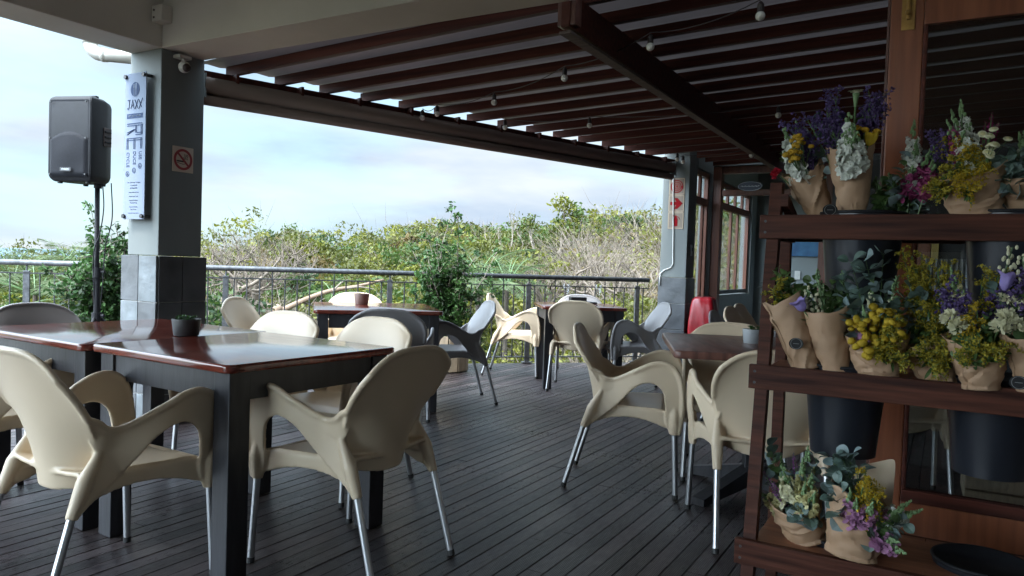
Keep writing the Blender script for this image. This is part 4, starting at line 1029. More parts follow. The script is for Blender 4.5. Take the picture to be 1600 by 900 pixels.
for i in range(640):
    y = 10.6 + 50*rng.random()**1.25; b = rng.uniform(-.95, .60); x = b*y
    d = float(np.interp(b, RB, RD)); t = (y-9.5)/(d-9.5)
    if t > 1.1: continue
    R = (.55+.040*y)*rng.uniform(.65, 1.6); R = min(R, (y-9.0)*.55); k = zone(b, t, x, y); ls = .05+.0042*y
    zt = canopy(x, y) + rng.normal()*.14*R + (.10*R if t > .8 else 0); c = np.array((x, y, zt-R*.62))
    big = {'brown': [m_lf_brown, m_lf_olive], 'lime': [m_lf_lime, m_lf_lime, m_lf_olive], 'olive': [m_lf_olive, m_lf_olive, m_lf_lime], 'mid': [m_lf_mid, m_lf_olive], 'dark': [m_lf_dark, m_lf_mid], 'dry': [m_lf_olive, m_lf_lime, m_lf_lime, m_lf_brown]}[k]
    limb_fan(c, R, 110 if k == 'dry' else 24, m_twig)
    if k == 'dry': limb_fan(c, R*1.05, 60, m_twig); limb_fan(c, R*.8, 60, m_bark)
    for q in range(9 if k == 'dry' else 19):
        o = rng.normal(size=3); o[2] = abs(o[2])*.9+.12; o /= np.linalg.norm(o); o *= np.array([R, R, R*.66]); o[1] -= .05*R
        rc = R*rng.uniform(.20, .38)
        bush.cluster(c+o*rng.uniform(.72, 1.0), (rc, rc, rc*.55), int(34+26*rng.random()) if k != 'dry' else 22, ls*rng.uniform(.75, 1.2), big[rng.integers(len(big))], up=.5, shell=.3)
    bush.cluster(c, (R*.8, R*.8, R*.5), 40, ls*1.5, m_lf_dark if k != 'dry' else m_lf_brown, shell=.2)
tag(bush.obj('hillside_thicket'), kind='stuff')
# weeds right below the balustrade
weeds = Leaves()
for i in range(420):
    x = rng.uniform(-6, 3.2); y = RY0 + RS*x + rng.uniform(.55, 1.9); z = -.75 + rng.normal()*.16 - .15*(y-RY0-RS*x)
    k = mnoise.noise((x*.8, y*.8, 3)); m = m_lf_lime if (k > .05 or x > .8) else (m_lf_mid if k > -.2 else m_twig)
    if m is m_twig: weeds.twigs((x, y, z), (.3, .3, .2), 30, .4, .006, m)
    else: weeds.cluster((x, y, z), (.36, .36, .30), 46, .085, m)
tag(weeds.obj('bank_weeds'), kind='stuff')

# ---- trees one can tell apart
def branch(mb, p, d, l, r, depth, ends, spread=.6, upb=.15, gn=.18):
    n = 5; pts = [Vector(p)]; dd = Vector(d).normalized()
    for i in range(n):
        dd = (dd + Vector(rng.normal(size=3))*gn + Vector((0, 0, upb*.3))).normalized(); pts.append(pts[-1]+dd*l/n)
    mb.tube(pts, [r*(1-.5*i/n) for i in range(n+1)], 6 if r > .02 else 4, cap=False)
    if depth == 0: ends.append((pts[-1], dd)); return
    for k in range(3 if depth > 1 else 4):
        q = pts[rng.integers(2, n+1)]; nd = (dd + Vector(rng.normal(size=3))*spread + Vector((0, 0, upb))).normalized()
        branch(mb, q, nd, l*rng.uniform(.55, .8), r*.52, depth-1, ends, spread, upb, gn)
def tree(name, label, x, y, z0, h, r, depth, m_leaf, leaf, nleaf, lr, spread=.6, lean=(0, 0, 1), group='trees on the hillside', upb=.15, m_b=None, fork=1):
    t = thing(name, label, 'tree', (x, y, z0), group=group); mb = MB(); ends = []
    for f in range(fork):
        branch(mb, (0, 0, 0), Vector(lean)+Vector(rng.normal(size=3))*(.35 if fork > 1 else .05), h*.42, r, depth, ends, spread, upb)
    mb.build('trunk', m_b or m_bark, t, True)
    if m_leaf:
        lv = Leaves()
        for p, d in ends:
            mm = m_leaf[rng.integers(len(m_leaf))]
            lv.cluster(p, (lr, lr, lr*.75), nleaf, leaf, mm, up=.3, shell=.3)
        lv.obj('crown', t)
    return t
def at(u, v, y): return on_y(u, v, y)
p = at(874, 395, 33); tree('hillside_tree', 'tall leafy yellow green tree standing highest on the skyline', p.x, p.y, p.z, 2.5, .08, 3, [m_lf_lime, m_lf_olive, m_lf_mid], .19, 20, .42, .75, upb=.12, fork=2)
p = at(835, 392, 34); tree('hillside_tree', 'sparse small tree on the skyline just left of the tallest tree', p.x, p.y, p.z, 2.1, .05, 2, [m_lf_olive, m_lf_mid], .17, 12, .36, .45, upb=.3, fork=2)
p = at(815, 392, 35); tree('hillside_tree', 'very thin tree with a few tufts of leaves on the skyline', p.x, p.y, p.z, 2.0, .04, 2, [m_lf_olive], .16, 9, .32, .35, upb=.35)
for u, lab in ((770, 'leftmost'), (782, 'second from the left'), (798, 'tallest and rightmost')):
    p = at(u, 394, 33); tree('dead_sapling', lab+' of three bare dead saplings on the skyline', p.x, p.y, p.z, 2.3 if u > 790 else 1.7, .035, 2, None, 0, 0, 0, .35, upb=.5, group='bare saplings on the skyline')
for (u, v, y, h, lab) in ((392, 470, 16.5, 2.1, 'large bare grey tree left of the dead log, beside the near pillar'), (352, 478, 14, 1.9, 'low bare grey tree close behind the near pillar'), (455, 452, 23, 2.3, 'bare grey tree whose twigs meet the skyline above the dead log')):
    p = at(u, v, y); t = tree('bare_tree', lab, p.x, p.y, p.z-.4, h, .085, 4, None, 0, 0, 0, .75, upb=.18, group='bare trees below the balustrade', m_b=m_twig, fork=3)
for (u, v, y, h, lab) in ((965, 470, 17, 2.3, 'bare grey shrub tree on the slope left of the far pillar'), (905, 455, 19, 2.3, 'bare grey shrub tree above the table with glasses'), (1010, 440, 21, 2.4, 'bare grey shrub tree touching the far pillar edge'), (850, 470, 16, 1.9, 'small bare grey shrub tree left of the table with glasses')):
    p = at(u, v, y); tree('bare_tree', lab, p.x, p.y, p.z-.4, h, .06, 4, None, 0, 0, 0, .8, upb=.15, group='bare trees below the balustrade', m_b=m_twig, fork=3)
for (u, v, y, h, ms, lab) in ((345, 492, 12.2, 2.0, [m_lf_mid, m_lf_dark], 'dense green shrub right beside the near pillar'), (975, 352, 37, 2.2, [m_lf_mid, m_lf_dark], 'dark green domed shrub on the right skyline'), (610, 470, 14.5, 1.8, [m_lf_lime, m_lf_mid], 'pale green shrub behind the potted plant tubs'),
                             (480, 388, 30, 2.2, [m_lf_olive, m_lf_lime], 'olive shrub on the left part of the skyline'), (660, 372, 46, 3.0, [m_lf_mid, m_lf_dark, m_lf_olive], 'rounded dark green shrub at the middle of the skyline'), (735, 365, 48, 2.8, [m_lf_olive, m_lf_mid], 'broad olive shrub on the skyline above the potted shrub'),
                             (90, 424, 24, 1.3, [m_lf_mid, m_lf_lime], 'green shrub below the sea, left of the speaker stand'), (60, 452, 15, 1.2, [m_lf_lime, m_lf_mid], 'lime green shrub at the far left below the balustrade'), (185, 422, 18, 1.8, [m_lf_mid, m_lf_dark], 'green shrub behind the speaker stand'), (775, 440, 19, 2.0, [m_lf_dark, m_lf_mid], 'dark green shrub right of the potted shrub')):
    p = at(u, v, y); t = thing('hillside_shrub', lab, 'shrub', (p.x, p.y, p.z-h*.5), group='shrubs on the hillside'); lv = Leaves()
    mb = MB(); ends = []
    for f in range(4): branch(mb, (0, 0, -.3), Vector((rng.normal()*.5, rng.normal()*.5, 1)), h*.42, .03, 2, ends, .6)
    mb.build('stem', m_bark, t)
    for q, d in ends: lv.cluster(q, (h*.24, h*.24, h*.17), 36, .045+.0042*y, ms[rng.integers(len(ms))], shell=.3)
    for k in range(14):
        a = rng.random()*2*PI; rr = h*.42*rng.random()**.5; lv.cluster((math.cos(a)*rr, math.sin(a)*rr, h*(.25+.45*rng.random()*(1-rr/h))), (h*.22, h*.22, h*.16), 40, .045+.0042*y, ms[rng.integers(len(ms))], shell=.4)
    lv.obj('crown', t)
m_darkbark = mat('dark_bark', (.035, .028, .02), .9, scale=6, col2=(.075, .06, .045), bump=.4, bscale=16)
def palm(label, x, y, z, n, ln, m, group='palms on the slope', el=(.2, 1.2)):
    t = thing('palm_tree', label, 'palm', (x, y, z), group=group)
    MB().tube([(0, 0, -1.6), (0, 0, -.2), (0, 0, .1)], [.05, .045, .03], 8).build('trunk', m_darkbark, t)
    lv = Leaves(); st_ = MB(); mi = lv.mi(m); quads = []
    for i in range(n):
        az = i*2.4+rng.normal()*.2; e0 = rng.uniform(*el); d = Vector((math.cos(az)*math.cos(e0), math.sin(az)*math.cos(e0), math.sin(e0))); side = d.cross(Vector((0, 0, 1))).normalized()
        pts = []
        for k in range(9):
            u = k/8; pts.append(d*ln*u + Vector((0, 0, -.42*ln*u*u)))
        st_.tube(pts, [.012*(1-.8*k/8) for k in range(9)], 4, cap=False)
        for k in range(26):
            u = .15+.85*k/25; f = u*8; j = min(int(f), 7); p = pts[j].lerp(pts[j+1], f-j); tg = (pts[j+1]-pts[j]).normalized()
            for s in (1, -1):
                dirn = (side*s*.9 + tg*.75 + Vector((0, 0, -.25+rng.normal()*.12))).normalized(); l = ln*.30*math.sin(PI*min(.97, .15+u*.8)); wv = tg*.016*ln*.5
                quads.append([p-wv, p+dirn*l*.5-wv+Vector((0, 0, .01)), p+dirn*l, p+dirn*l*.5+wv])
    lv.P.append(np.array([[list(v) for v in q] for q in quads])); lv.M.append(np.full(len(quads), mi))
    st_.build('frond_stalk', m_stem, t); lv.obj('crown', t)
for (u, v, y, n, ln, lab) in ((55, 462, 12.5, 17, 1.55, 'large pale palm at the far left below the balustrade'), (165, 478, 11.6, 14, 1.3, 'palm fronds right behind the speaker stand foot'), (172, 412, 22, 14, 1.5, 'small distant palm on the left below the sea line'), (105, 408, 26, 14, 1.7, 'distant palm between the sea and the balustrade'),
                             (748, 432, 15.5, 18, 1.75, 'tall pale palm right of the potted shrub'), (792, 448, 14.5, 13, 1.2, 'smaller palm right of the tall pale palm'), (20, 440, 16, 14, 1.6, 'palm at the left edge of the photo'), (520, 462, 15, 9, .7, 'stiff leaved agave like palm beside the dead log')):
    p = at(u, v, y); palm(lab, p.x, p.y, p.z, n, ln, m_palm if u != 520 else m_lf_mid)
# dead log
t = thing('dead_log', 'tan dead tree trunk lying broken on the slope below the balustrade', 'log', at(435, 486, 13))
q0 = at(435, 486, 13); pts = [at(u, v, y)-q0 for u, v, y in ((418, 500, 12.9), (455, 478, 13), (510, 456, 13.3), (560, 447, 13.7), (600, 437, 14.2))]
MB().tube(crom(pts, 16), [.055-.0022*i for i in range(16)], 9).build('trunk', m_log, t, True)
pts = [at(u, v, y)-q0 for u, v, y in ((425, 520, 12.8), (430, 490, 12.9), (437, 478, 12.9))]
MB().tube(crom(pts, 8), [.085, .09, .09, .085, .08, .08, .07, .06], 9).build('stump', m_log, t, True)
for (u0, v0, u1, v1) in ((470, 472, 500, 486), (520, 455, 545, 436), (540, 451, 585, 452)):
    MB().tube(crom([at(u0, v0, 13.1)-q0, at((u0+u1)/2, (v0+v1)/2-3, 13.2)-q0, at(u1, v1, 13.3)-q0], 7), [.022, .02, .018, .015, .012, .009, .006], 6).build('branch', m_twig, t)

# ---- potted shrubs on the deck
def potted(label, u, ybase, ztop, wid, planter, slats):
    p = on_y(u, 500, ybase); p.z = 0
    t = thing('potted_shrub', label, 'potted plant', (p.x, p.y, 0), group='potted shrubs by the balustrade')
    if slats:
        mb = MB()
        for k in range(14):
            a = 2*PI*k/14; mb.box((0, .23, .19), (.095, .018, .36), M=Matrix.Rotation(a, 4, 'Z'), ch=.003)
        mb.build('planter', m_planter, t); MB().lathe([(.215, .02), (.215, .34), (0, .35)], 20).build('soil', m_soil, t)
        zs = .34
    else:
        MB().box((0, 0, .22), (.42, .42, .44), ch=.015).build('planter', m_planter, t); MB().box((0, 0, .445), (.36, .36, .02)).build('soil', m_soil, t); zs = .45
    mb = MB(); lv = Leaves(); ends = []
    for k in range(30):
        a = rng.random()*2*PI; sp_ = rng.random()**.6; d = Vector((math.cos(a)*sp_*wid*.75, math.sin(a)*sp_*wid*.75, 1)).normalized()
        hh = (ztop-zs)*(1.0-.55*sp_)*rng.uniform(.75, 1.0) if k else (ztop-zs)
        if k == 0: d = Vector((-.04, 0, 1))
        pts = [Vector((rng.normal()*.03, rng.normal()*.03, zs-.02))]
        for i in range(7): d = (d+Vector(rng.normal(size=3))*.13).normalized(); pts.append(pts[-1]+d*hh/7)
        mb.tube(pts, [.010*(1-.11*i) for i in range(8)], 5, cap=False)
        for i in range(1, 8):
            for r_ in range(3):
                dd = (d*.5+Vector(rng.normal(size=3))).normalized(); l = .16*(1-.06*i)*rng.uniform(.6, 1.3); q = pts[i]; e = q+dd*l
                mb.tube([q, q+dd*l*.5+Vector((0, 0, .01)), e], [.004, .003, .0015], 4, cap=False)
                lv.cluster(q.lerp(e, .65), (l*.55, l*.55, l*.5), 22 if i < 6 else 11, .047, m_shrub if rng.random() < .7 else m_lf_dark, shell=.1)
    mb.build('stem', m_bark, t); lv.obj('foliage', t)
potted('glossy green shrub in a planter behind the speaker stand', 166, 6.35, 1.50, .16, None, False)
potted('glossy green shrub in a slatted tub in front of the balustrade', 697, 7.75, 1.72, .30, None, True)

# ================================================================== FLOWER STAND
ZB, ZM, ZT = .28, .82, 1.307
WB, WM, WT = 2.38, 2.48, 2.545
AL, AR = -.50, .62
fs = thing('flower_stand', 'dark hardwood three shelf stand holding buckets of wrapped flowers', 'stand', B(AL, 2.40), BROT)
def L_(a, w, z): return (a-AL, w-2.40, z)
holes = {ZB: (-.243, .13), ZM: (-.265, .14), ZT: (-.24, .165)}
WR = 2.79
def shelf_board(zt, wf, wb, hs, r):
    # board with round holes for the buckets
    pts = []; n = 32; mb = MB(); cw = (wf+wb)/2 + .01
    edges = [AL+.012] + [x for c in hs for x in (c-r-.02, c+r+.02)] + [AR]
    th = .024
    def rect(a0, a1): mb.box(L_((a0+a1)/2, (wf+wb)/2, zt-th/2-.004), (a1-a0, wb-wf, th))
    for i in range(0, len(edges)-1, 2): rect(edges[i], edges[i+1])
    for c in hs:
        a0, a1 = c-r-.02, c+r+.02; vs = []; fs_ = []
        for i in range(n):
            t = 2*PI*(i+.5)/n; cx, sy = math.cos(t), math.sin(t)
            k = min((r+.02)/max(abs(cx), 1e-6), ((wb-wf)/2)/max(abs(sy), 1e-6))
            for z in (zt-.004, zt-.004-th):
                vs.append(L_(c+cx*r, cw+sy*min(r, (wb-wf)/2-.006), z)); vs.append(L_(c+cx*k, (wf+wb)/2+sy*k, z))
        for i in range(n):
            j = (i+1) % n; a, b = 4*i, 4*j
            fs_ += [(a, a+1, b+1, b), (a+2, b+2, b+3, a+3), (a, b, b+2, a+2), (a+1, a+3, b+3, b+1)]
        mb.add(vs, fs_)
    return mb.build('shelf', m_shelftop, fs), cw
for zt, wf in ((ZB, WB), (ZM, WM), (ZT, WT)):
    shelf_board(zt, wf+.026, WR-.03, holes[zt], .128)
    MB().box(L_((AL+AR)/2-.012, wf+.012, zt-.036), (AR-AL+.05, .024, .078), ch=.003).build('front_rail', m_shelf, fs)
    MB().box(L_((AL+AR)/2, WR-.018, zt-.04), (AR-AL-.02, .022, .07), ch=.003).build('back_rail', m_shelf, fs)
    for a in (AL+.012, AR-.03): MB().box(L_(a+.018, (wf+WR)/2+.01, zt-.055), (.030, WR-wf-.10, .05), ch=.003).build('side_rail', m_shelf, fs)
    for k in range(2):
        mb = MB()
        for z in (.018, -.018): mb.tube([L_(AL-.018, wf-.0015, zt-.036+z), L_(AL-.018, wf+.004, zt-.036+z)], .0045, 8)
        if k == 0: mb.build('screw', m_iron, fs)
def lean_w(z): return WB + .030 + (WT-WB)*(z-ZB)/(ZT-ZB)
for a in (AL+.002, AR-.02):
    z0, z1 = 0.0, 1.42; mb = MB()
    vs = []
    for z in (z0, z1):
        w = lean_w(z)
        for da, dw in ((-.019, 0), (.019, 0), (.019, .045), (-.019, .045)): vs.append(L_(a+da, w+dw, z))
    mb.add(vs, [(3, 2, 1, 0), (4, 5, 6, 7), (0, 1, 5, 4), (1, 2, 6, 5), (2, 3, 7, 6), (3, 0, 4, 7)]); mb.build('front_leg', m_shelf, fs)
    MB().box(L_(a+.004, WR, .66), (.038, .032, 1.32), ch=.003).build('rear_leg', m_shelf, fs)
    mb = MB()
    vs = []
    for t_ in (0, 1):
        w = lean_w(1.34)*(1-t_) + (WR)*t_ ; z = 1.36*(1-t_) + 1.30*t_
        for da, dz in ((-.012, -.02), (.012, -.02), (.012, .02), (-.012, .02)): vs.append(L_(a+da+.03, w, z+dz))
    mb.add(vs, [(3, 2, 1, 0), (4, 5, 6, 7), (0, 1, 5, 4), (1, 2, 6, 5), (2, 3, 7, 6), (3, 0, 4, 7)]); mb.build('brace', m_shelf, fs)

# ---- buckets hanging in the holes
def bucket(label, a, zt, wf):
    cw = (wf+.026+WR-.03)/2+.01
    t = thing('flower_bucket', label, 'bucket', B(a, cw, zt-.275), BROT, 'black flower buckets set into the stand')
    MB().lathe([(.098, 0), (.122, .262), (.1265, .272), (.1265, .285), (.120, .285), (.095, .012), (0, .012)], 44).build('tub', m_blackgloss, t, True)
    smooth_by_angle(t.children[0], 40)
    MB().lathe([(.124, .283), (.131, .283), (.133, .288), (.131, .2925), (.122, .2925), (.119, .288)], 44).build('rim', m_black, t, True)
    MB().lathe([(.112, .20), (0, .201)], 32).build('water', m_blackgloss, t)
    return t
bucket('black bucket under the left end of the lowest shelf, holding two wrapped bouquets', holes[ZB][0], ZB, WB)
bucket('empty black bucket at the bottom right corner of the photo', holes[ZB][1], ZB, WB)
bucket('black bucket hanging below the left half of the middle shelf', holes[ZM][0], ZM, WM)
bucket('black bucket hanging below the right half of the middle shelf', holes[ZM][1], ZM, WM)
bucket('black bucket hanging below the left half of the top shelf', holes[ZT][0], ZT, WT)
bucket('black bucket hanging below the right end of the top shelf', holes[ZT][1], ZT, WT)

# ================================================================== BOUQUETS
rr = random.Random(5)
def rv(s=1.0): return Vector((rr.gauss(0, s), rr.gauss(0, s), rr.gauss(0, s)))
def ru_(a, b): return rr.uniform(a, b)
def unit(v): return v.normalized() if v.length > 1e-9 else Vector((0, 0, 1))
def perp(d):
    q = d.orthogonal().normalized(); a = ru_(0, 2*PI); return q*math.cos(a) + d.cross(q)*math.sin(a)
def stem_path(p0, p1, sag=.02, n=6):
    side = perp(unit(p1-p0))*ru_(-sag, sag); return [p0.lerp(p1, i/n) + side*math.sin(PI*i/n) for i in range(n+1)]
def floret(mb, c, d, r, n, mi, cup=.5, wid=.42):
    for k in range(n):
        a = 2*PI*k/n + ru_(-.2, .2); q = d.orthogonal().normalized(); e = q*math.cos(a)+d.cross(q)*math.sin(a)
        ax = unit(e + d*cup*ru_(.6, 1.4)); b = unit(ax.cross(d) + rv(.15)); l = r*ru_(.8, 1.15)
        p = c + ax*l*.5; m_ = ax*l*.5; w_ = b*l*wid
        mb.add([c, c+ax*l*.45+w_+d*r*.12, c+ax*l*.9+w_*.62, c+ax*l+d*r*ru_(-.1, .14), c+ax*l*.9-w_*.62, c+ax*l*.45-w_+d*r*.12], [(0, 1, 2, 3), (0, 3, 4, 5)], mi)
def leaf(mb, p, d, nrm, l, w, mi, n=8):
    s = unit(d.cross(nrm)); nn = s.cross(d); vs = [p]
    for i in range(1, n):
        t = i/n; hw = w*max(0, math.sin(PI*t))**.62; vs += [p+d*l*t + s*hw + nn*(.10*l*math.sin(PI*t)+hw*.22), p+d*l*t - s*hw + nn*(.10*l*math.sin(PI*t)+hw*.22), p+d*l*t+nn*(.10*l*math.sin(PI*t))]
    vs.append(p+d*l); fs_ = []; e = len(vs)-1
    fs_ += [(0, 3, 1), (0, 2, 3)]
    for i in range(n-2):
        o = 1+3*i; fs_ += [(o, o+2, o+5, o+3), (o+2, o+1, o+4, o+5)]
    o = 1+3*(n-2); fs_ += [(o, o+2, e), (o+2, o+1, e)]
    mb.add(vs, fs_, mi)
def buds(mb, p, d, r, mi):
    mb.ball(p, r, 6, mi, 1.35)
# each kind: (p0 base, p1 tip) -> mesh, materials
def k_statice(p0, p1):
    mb = MB(); path = stem_path(p0, p1); mb.tube(path, .0016, 4, 0); d = unit(p1-p0)
    for k in range(11):
        t = .58+.42*k/10; b = p0.lerp(p1, t); dd = unit(d*.8 + perp(d)*ru_(.5, 1.0)*(1.15-t*.5)); e = b+dd*ru_(.025, .055); mb.tube([b, e], .0009, 3, 0)
        for j in range(13):
            c = b.lerp(e, ru_(.45, 1.15)) + rv(.0065); floret(mb, c, unit(dd+rv(.7)), ru_(.0055, .0085), 4, 1, 1.1, .6)
    return mb, [m_stem, m_purple], 'statice'
def k_stock(p0, p1, pm=None, name='stock_flower', spread=.027, fl=26, budtop=True, size=.022):
    mb = MB(); L = (p1-p0).length; d = unit(p1-p0); mb.tube(stem_path(p0, p1, .006), .0026, 5, 0)
    reach = min(.13, L*.62)
    for k in range(fl):
        t = k/fl; c0 = p1 - d*reach*(1-t*.80) ; o = perp(d); c = c0 + o*spread*(1-.55*t)
        for q in range(2): floret(mb, c+rv(.002), unit(o+d*.35+rv(.25)), size*(1-.35*t)*(1-.3*q), 5, 1, .45+.4*q, .5)
    for k in range(9 if budtop else 4): buds(mb, p1 + d*ru_(-.03, .012) + perp(d)*ru_(.002, .010), d, ru_(.0035, .0055), 2)
    return mb, [m_stem, pm or m_whitep, m_bud], name
def k_cream(p0, p1): return k_stock(p0, p1, m_creamw, 'cream_stock')
def k_snap(p0, p1, pm=None, tip=7, name='snapdragon'):
    mb = MB(); L = (p1-p0).length; d = unit(p1-p0); path = stem_path(p0, p1, .012); mb.tube(path, .0022, 5, 0); reach = min(.13, L*.6)
    for k in range(16):
        t = k/16; c = p1 - d*reach*(1-t*.72); o = perp(d); s = 1-.5*t; b = c+o*.008
        mb.tube([b, b+unit(o+d*.3)*.012*s], [.0045*s, .006*s], 6, 1); e = b+unit(o+d*.3)*.012*s
        floret(mb, e, unit(o+d*.9), .021*s, 2, 1, .5, .65); floret(mb, e, unit(o-d*.5), .021*s, 3, 1, .25, .6)
    for k in range(tip*2): t = k/(tip*2); buds(mb, p1 + d*(-.03+.05*t) + perp(d)*.008*(1-t), d, .0055*(1-.55*t), 2)
    return mb, [m_stem, pm or m_pink, m_bud], name
def k_snapw(p0, p1): return k_snap(p0, p1, m_whitep, 9)
def k_snapc(p0, p1): return k_snap(p0, p1, m_cream, 7)
def k_snapm(p0, p1): return k_snap(p0, p1, m_lilacpink, 9)
def k_buds(p0, p1):
    mb = MB(); d = unit(p1-p0); mb.tube(stem_path(p0, p1, .008), .0028, 5, 0)
    for k in range(30):
        t = k/30; c = p1 - d*.085*(1-t); o = perp(d); e = c+unit(o+d*.9)*.014*(1-.5*t); mb.tube([c, e], .001, 3, 0); buds(mb, e, d, .0046*(1-.45*t), 1 if t > .35 or k % 3 else 2)
    for k in range(5): leaf(mb, p0.lerp(p1, ru_(.4, .75)), unit(d*.5+perp(d)), d, .05, .006, 0, 5)
    return mb, [m_stem, m_bud, m_creamw], 'budding_stem'
def k_seed(p0, p1):
    mb = MB(); d = unit(p1-p0); mb.tube(stem_path(p0, p1, .008), .0022, 5, 0)
    for k in range(18):
        t = k/18; c = p1 - d*.08*(1-t); e = c+unit(perp(d)+d*.5)*.022*(1-.5*t); mb.tube([c, e], .0008, 3, 0); buds(mb, e, d, .0052, 1)
    return mb, [m_stem, m_creamw], 'budding_stem'
def k_tansy(p0, p1, r=.0105, n=10, m=None, spread=.036):
    mb = MB(); d = unit(p1-p0); br = p0.lerp(p1, .55); mb.tube([p0, br], .0018, 4, 0)
    for k in range(n):
        e = p1 + perp(d)*ru_(.2, 1)*spread + d*ru_(-.028, .02); mb.tube([br, br.lerp(e, .6)+d*.006, e], .0011, 4, 0); q = r*ru_(.75, 1.15)
        M = Matrix.Translation(e) @ unit(d+rv(.3)).to_track_quat('Z', 'Y').to_matrix().to_4x4()
        mb.lathe([(0.0005, -q*.55), (q*.8, -q*.4), (q, 0), (q*.86, q*.45), (q*.45, q*.70), (0.0005, q*.74)], 10, 1, M)
        for j in range(26):
            o = unit(rv()); o = o if o.z > -.1 else -o; mb.quad(M @ (Vector((o.x, o.y, o.z*.78))*q*1.0), (M.to_3x3() @ perp(o))*.0016, (M.to_3x3() @ o)*.0016, 1)
    return mb, [m_stem, m or m_tans], 'button_flower'
def k_craspedia(p0, p1): return k_tansy(p0, p1, .0125, 11, m_yellow, .045)
def k_goldenrod(p0, p1, m=None):
    mb = MB(); d = unit(p1-p0); L = (p1-p0).length; mb.tube(stem_path(p0, p1, .012), .0017, 4, 0)
    for k in range(17):
        t = .50+.5*k/16; b = p0.lerp(p1, t); o = perp(d); l = ru_(.03, .055)*(1.25-t*.6)
        pts = [b, b+unit(o+d*.9)*l*.6, b+unit(o+d*.45)*l+Vector((0, 0, -.004))]; mb.tube(pts, .0008, 3, 0)
        for j in range(24):
            u = ru_(.2, 1.05); c = (pts[0].lerp(pts[1], u*2) if u < .5 else pts[1].lerp(pts[2], u*2-1)) + rv(.0035); a_ = unit(rv())
            mb.quad(c, a_*ru_(.0026, .0044), perp(a_)*ru_(.0022, .0036), 1)
    for k in range(7): leaf(mb, p0.lerp(p1, ru_(.3, .65)), unit(d*.6+perp(d)), d, ru_(.03, .05), .005, 2, 5)
    return mb, [m_stem, m or m_gold, m_grn], 'goldenrod'
def k_golden2(p0, p1): return k_goldenrod(p0, p1, m_yellow)
def k_euc(p0, p1, m=None, sz=.021, n=9):
    mb = MB(); d = unit(p1-p0); path = stem_path(p0, p1, .02); mb.tube(path, [.002*(1-.1*i) for i in range(7)], 4, 0)
    for k in range(n):
        t = .32+.68*k/(n-1); b = path[min(6, int(t*6))].lerp(path[min(6, int(t*6)+1)], t*6-int(t*6)); q = perp(d)
        for s in (1, -1):
            dd = unit(q*s + d*.5 + rv(.25)); st_ = b+dd*.008; l = sz*2*ru_(.75, 1.2)*(1.05-.35*t)
            mb.tube([b, st_], .0007, 3, 0); leaf(mb, st_, dd, unit(d+rv(.5)), l, l*.46, 1 if rr.random() < .65 else 2, 9)
    return mb, [m_stem, m or m_euc, m_euclight if m is None else m], 'eucalyptus_sprig'
def k_eucbig(p0, p1): return k_euc(p0, p1, None, .029, 7)
def k_green(p0, p1):
    mb, ms, nm = k_euc(p0, p1, m_grn, .019, 10); return mb, ms, 'leafy_sprig'
def k_mum(p0, p1, m=None, r=.030):
    mb = MB(); d = unit(p1-p0); mb.tube(stem_path(p0, p1, .006), .0024, 5, 0); x = d.orthogonal().normalized(); y = d.cross(x)
    n = 95
    for k in range(n):
        t = (k+.5)/n; el = math.acos(1-1.25*t); a = k*2.39996; o = (x*math.cos(a)+y*math.sin(a))*math.sin(el)+d*math.cos(el)
        c = p1 + o*r*.45; l = r*ru_(.42, .62); s_ = unit(o.cross(rv())); ax = unit(o + s_*.5 + d*.15); w_ = unit(ax.cross(o)+rv(.2))*l*.36
        mb.add([c-w_*.5, c+ax*l*.6-w_, c+ax*l+o*l*.1, c+ax*l*.6+w_, c+w_*.5], [(0, 1, 2, 3, 4)], 1)
    return mb, [m_stem, m or m_creamw], 'chrysanthemum'
def k_redmum(p0, p1): return k_mum(p0, p1, m_redp, .022)
def k_daisy(p0, p1):
    mb = MB(); d = unit(p1-p0); br = p0.lerp(p1, .6); mb.tube([p0, br], .0016, 4, 0)
    for k in range(5):
        e = p1+perp(d)*ru_(.1, 1)*.034+d*ru_(-.02, .02); mb.tube([br, e], .001, 4, 0); dd = unit(d+rv(.35)-WX*.5); M = Matrix.Translation(e) @ dd.to_track_quat('Z', 'Y').to_matrix().to_4x4()
        mb.lathe([(0.0005, -.003), (.0095, -.002), (.0125, .001), (.011, .004), (.0075, .0035), (.0005, .004)], 16, 1, M); mb.lathe([(.007, .0036), (.0045, .0062), (.0005, .0066)], 12, 2, M)
    return mb, [m_stem, m_creamw, m_cream], 'daisy'
def k_bell(p0, p1, m=None, r=.021):
    mb = MB(); d = unit(p1-p0); neck = p0.lerp(p1, .8); mb.tube(stem_path(p0, neck, .01), .0022, 5, 0); L = (p1-neck).length; l = max(.036, min(L, .05)); M = Matrix.Translation(p1-d*l) @ d.to_track_quat('Z', 'Y').to_matrix().to_4x4()
    prof = [(.004, 0), (.011, .006), (.0155, .016), (.0165, .028), (.0175, .036), (.022, .043), (.027, .046)]; n = 30; vs = []
    for i, (a, z) in enumerate(prof):
        for j in range(n):
            th = 2*PI*j/n; lob = 1+(.02+.17*(i/6)**2)*math.cos(5*th); vs.append((a*lob*r/.021*math.cos(th), a*lob*r/.021*math.sin(th), (z+ (.004*math.cos(5*th) if i > 4 else 0))*l/.046))
    mb.add(vs, [(i*n+j, i*n+(j+1) % n, (i+1)*n+(j+1) % n, (i+1)*n+j) for i in range(6) for j in range(n)], 1, M)
    return mb, [m_stem, m or m_lilac], 'bell_flower'
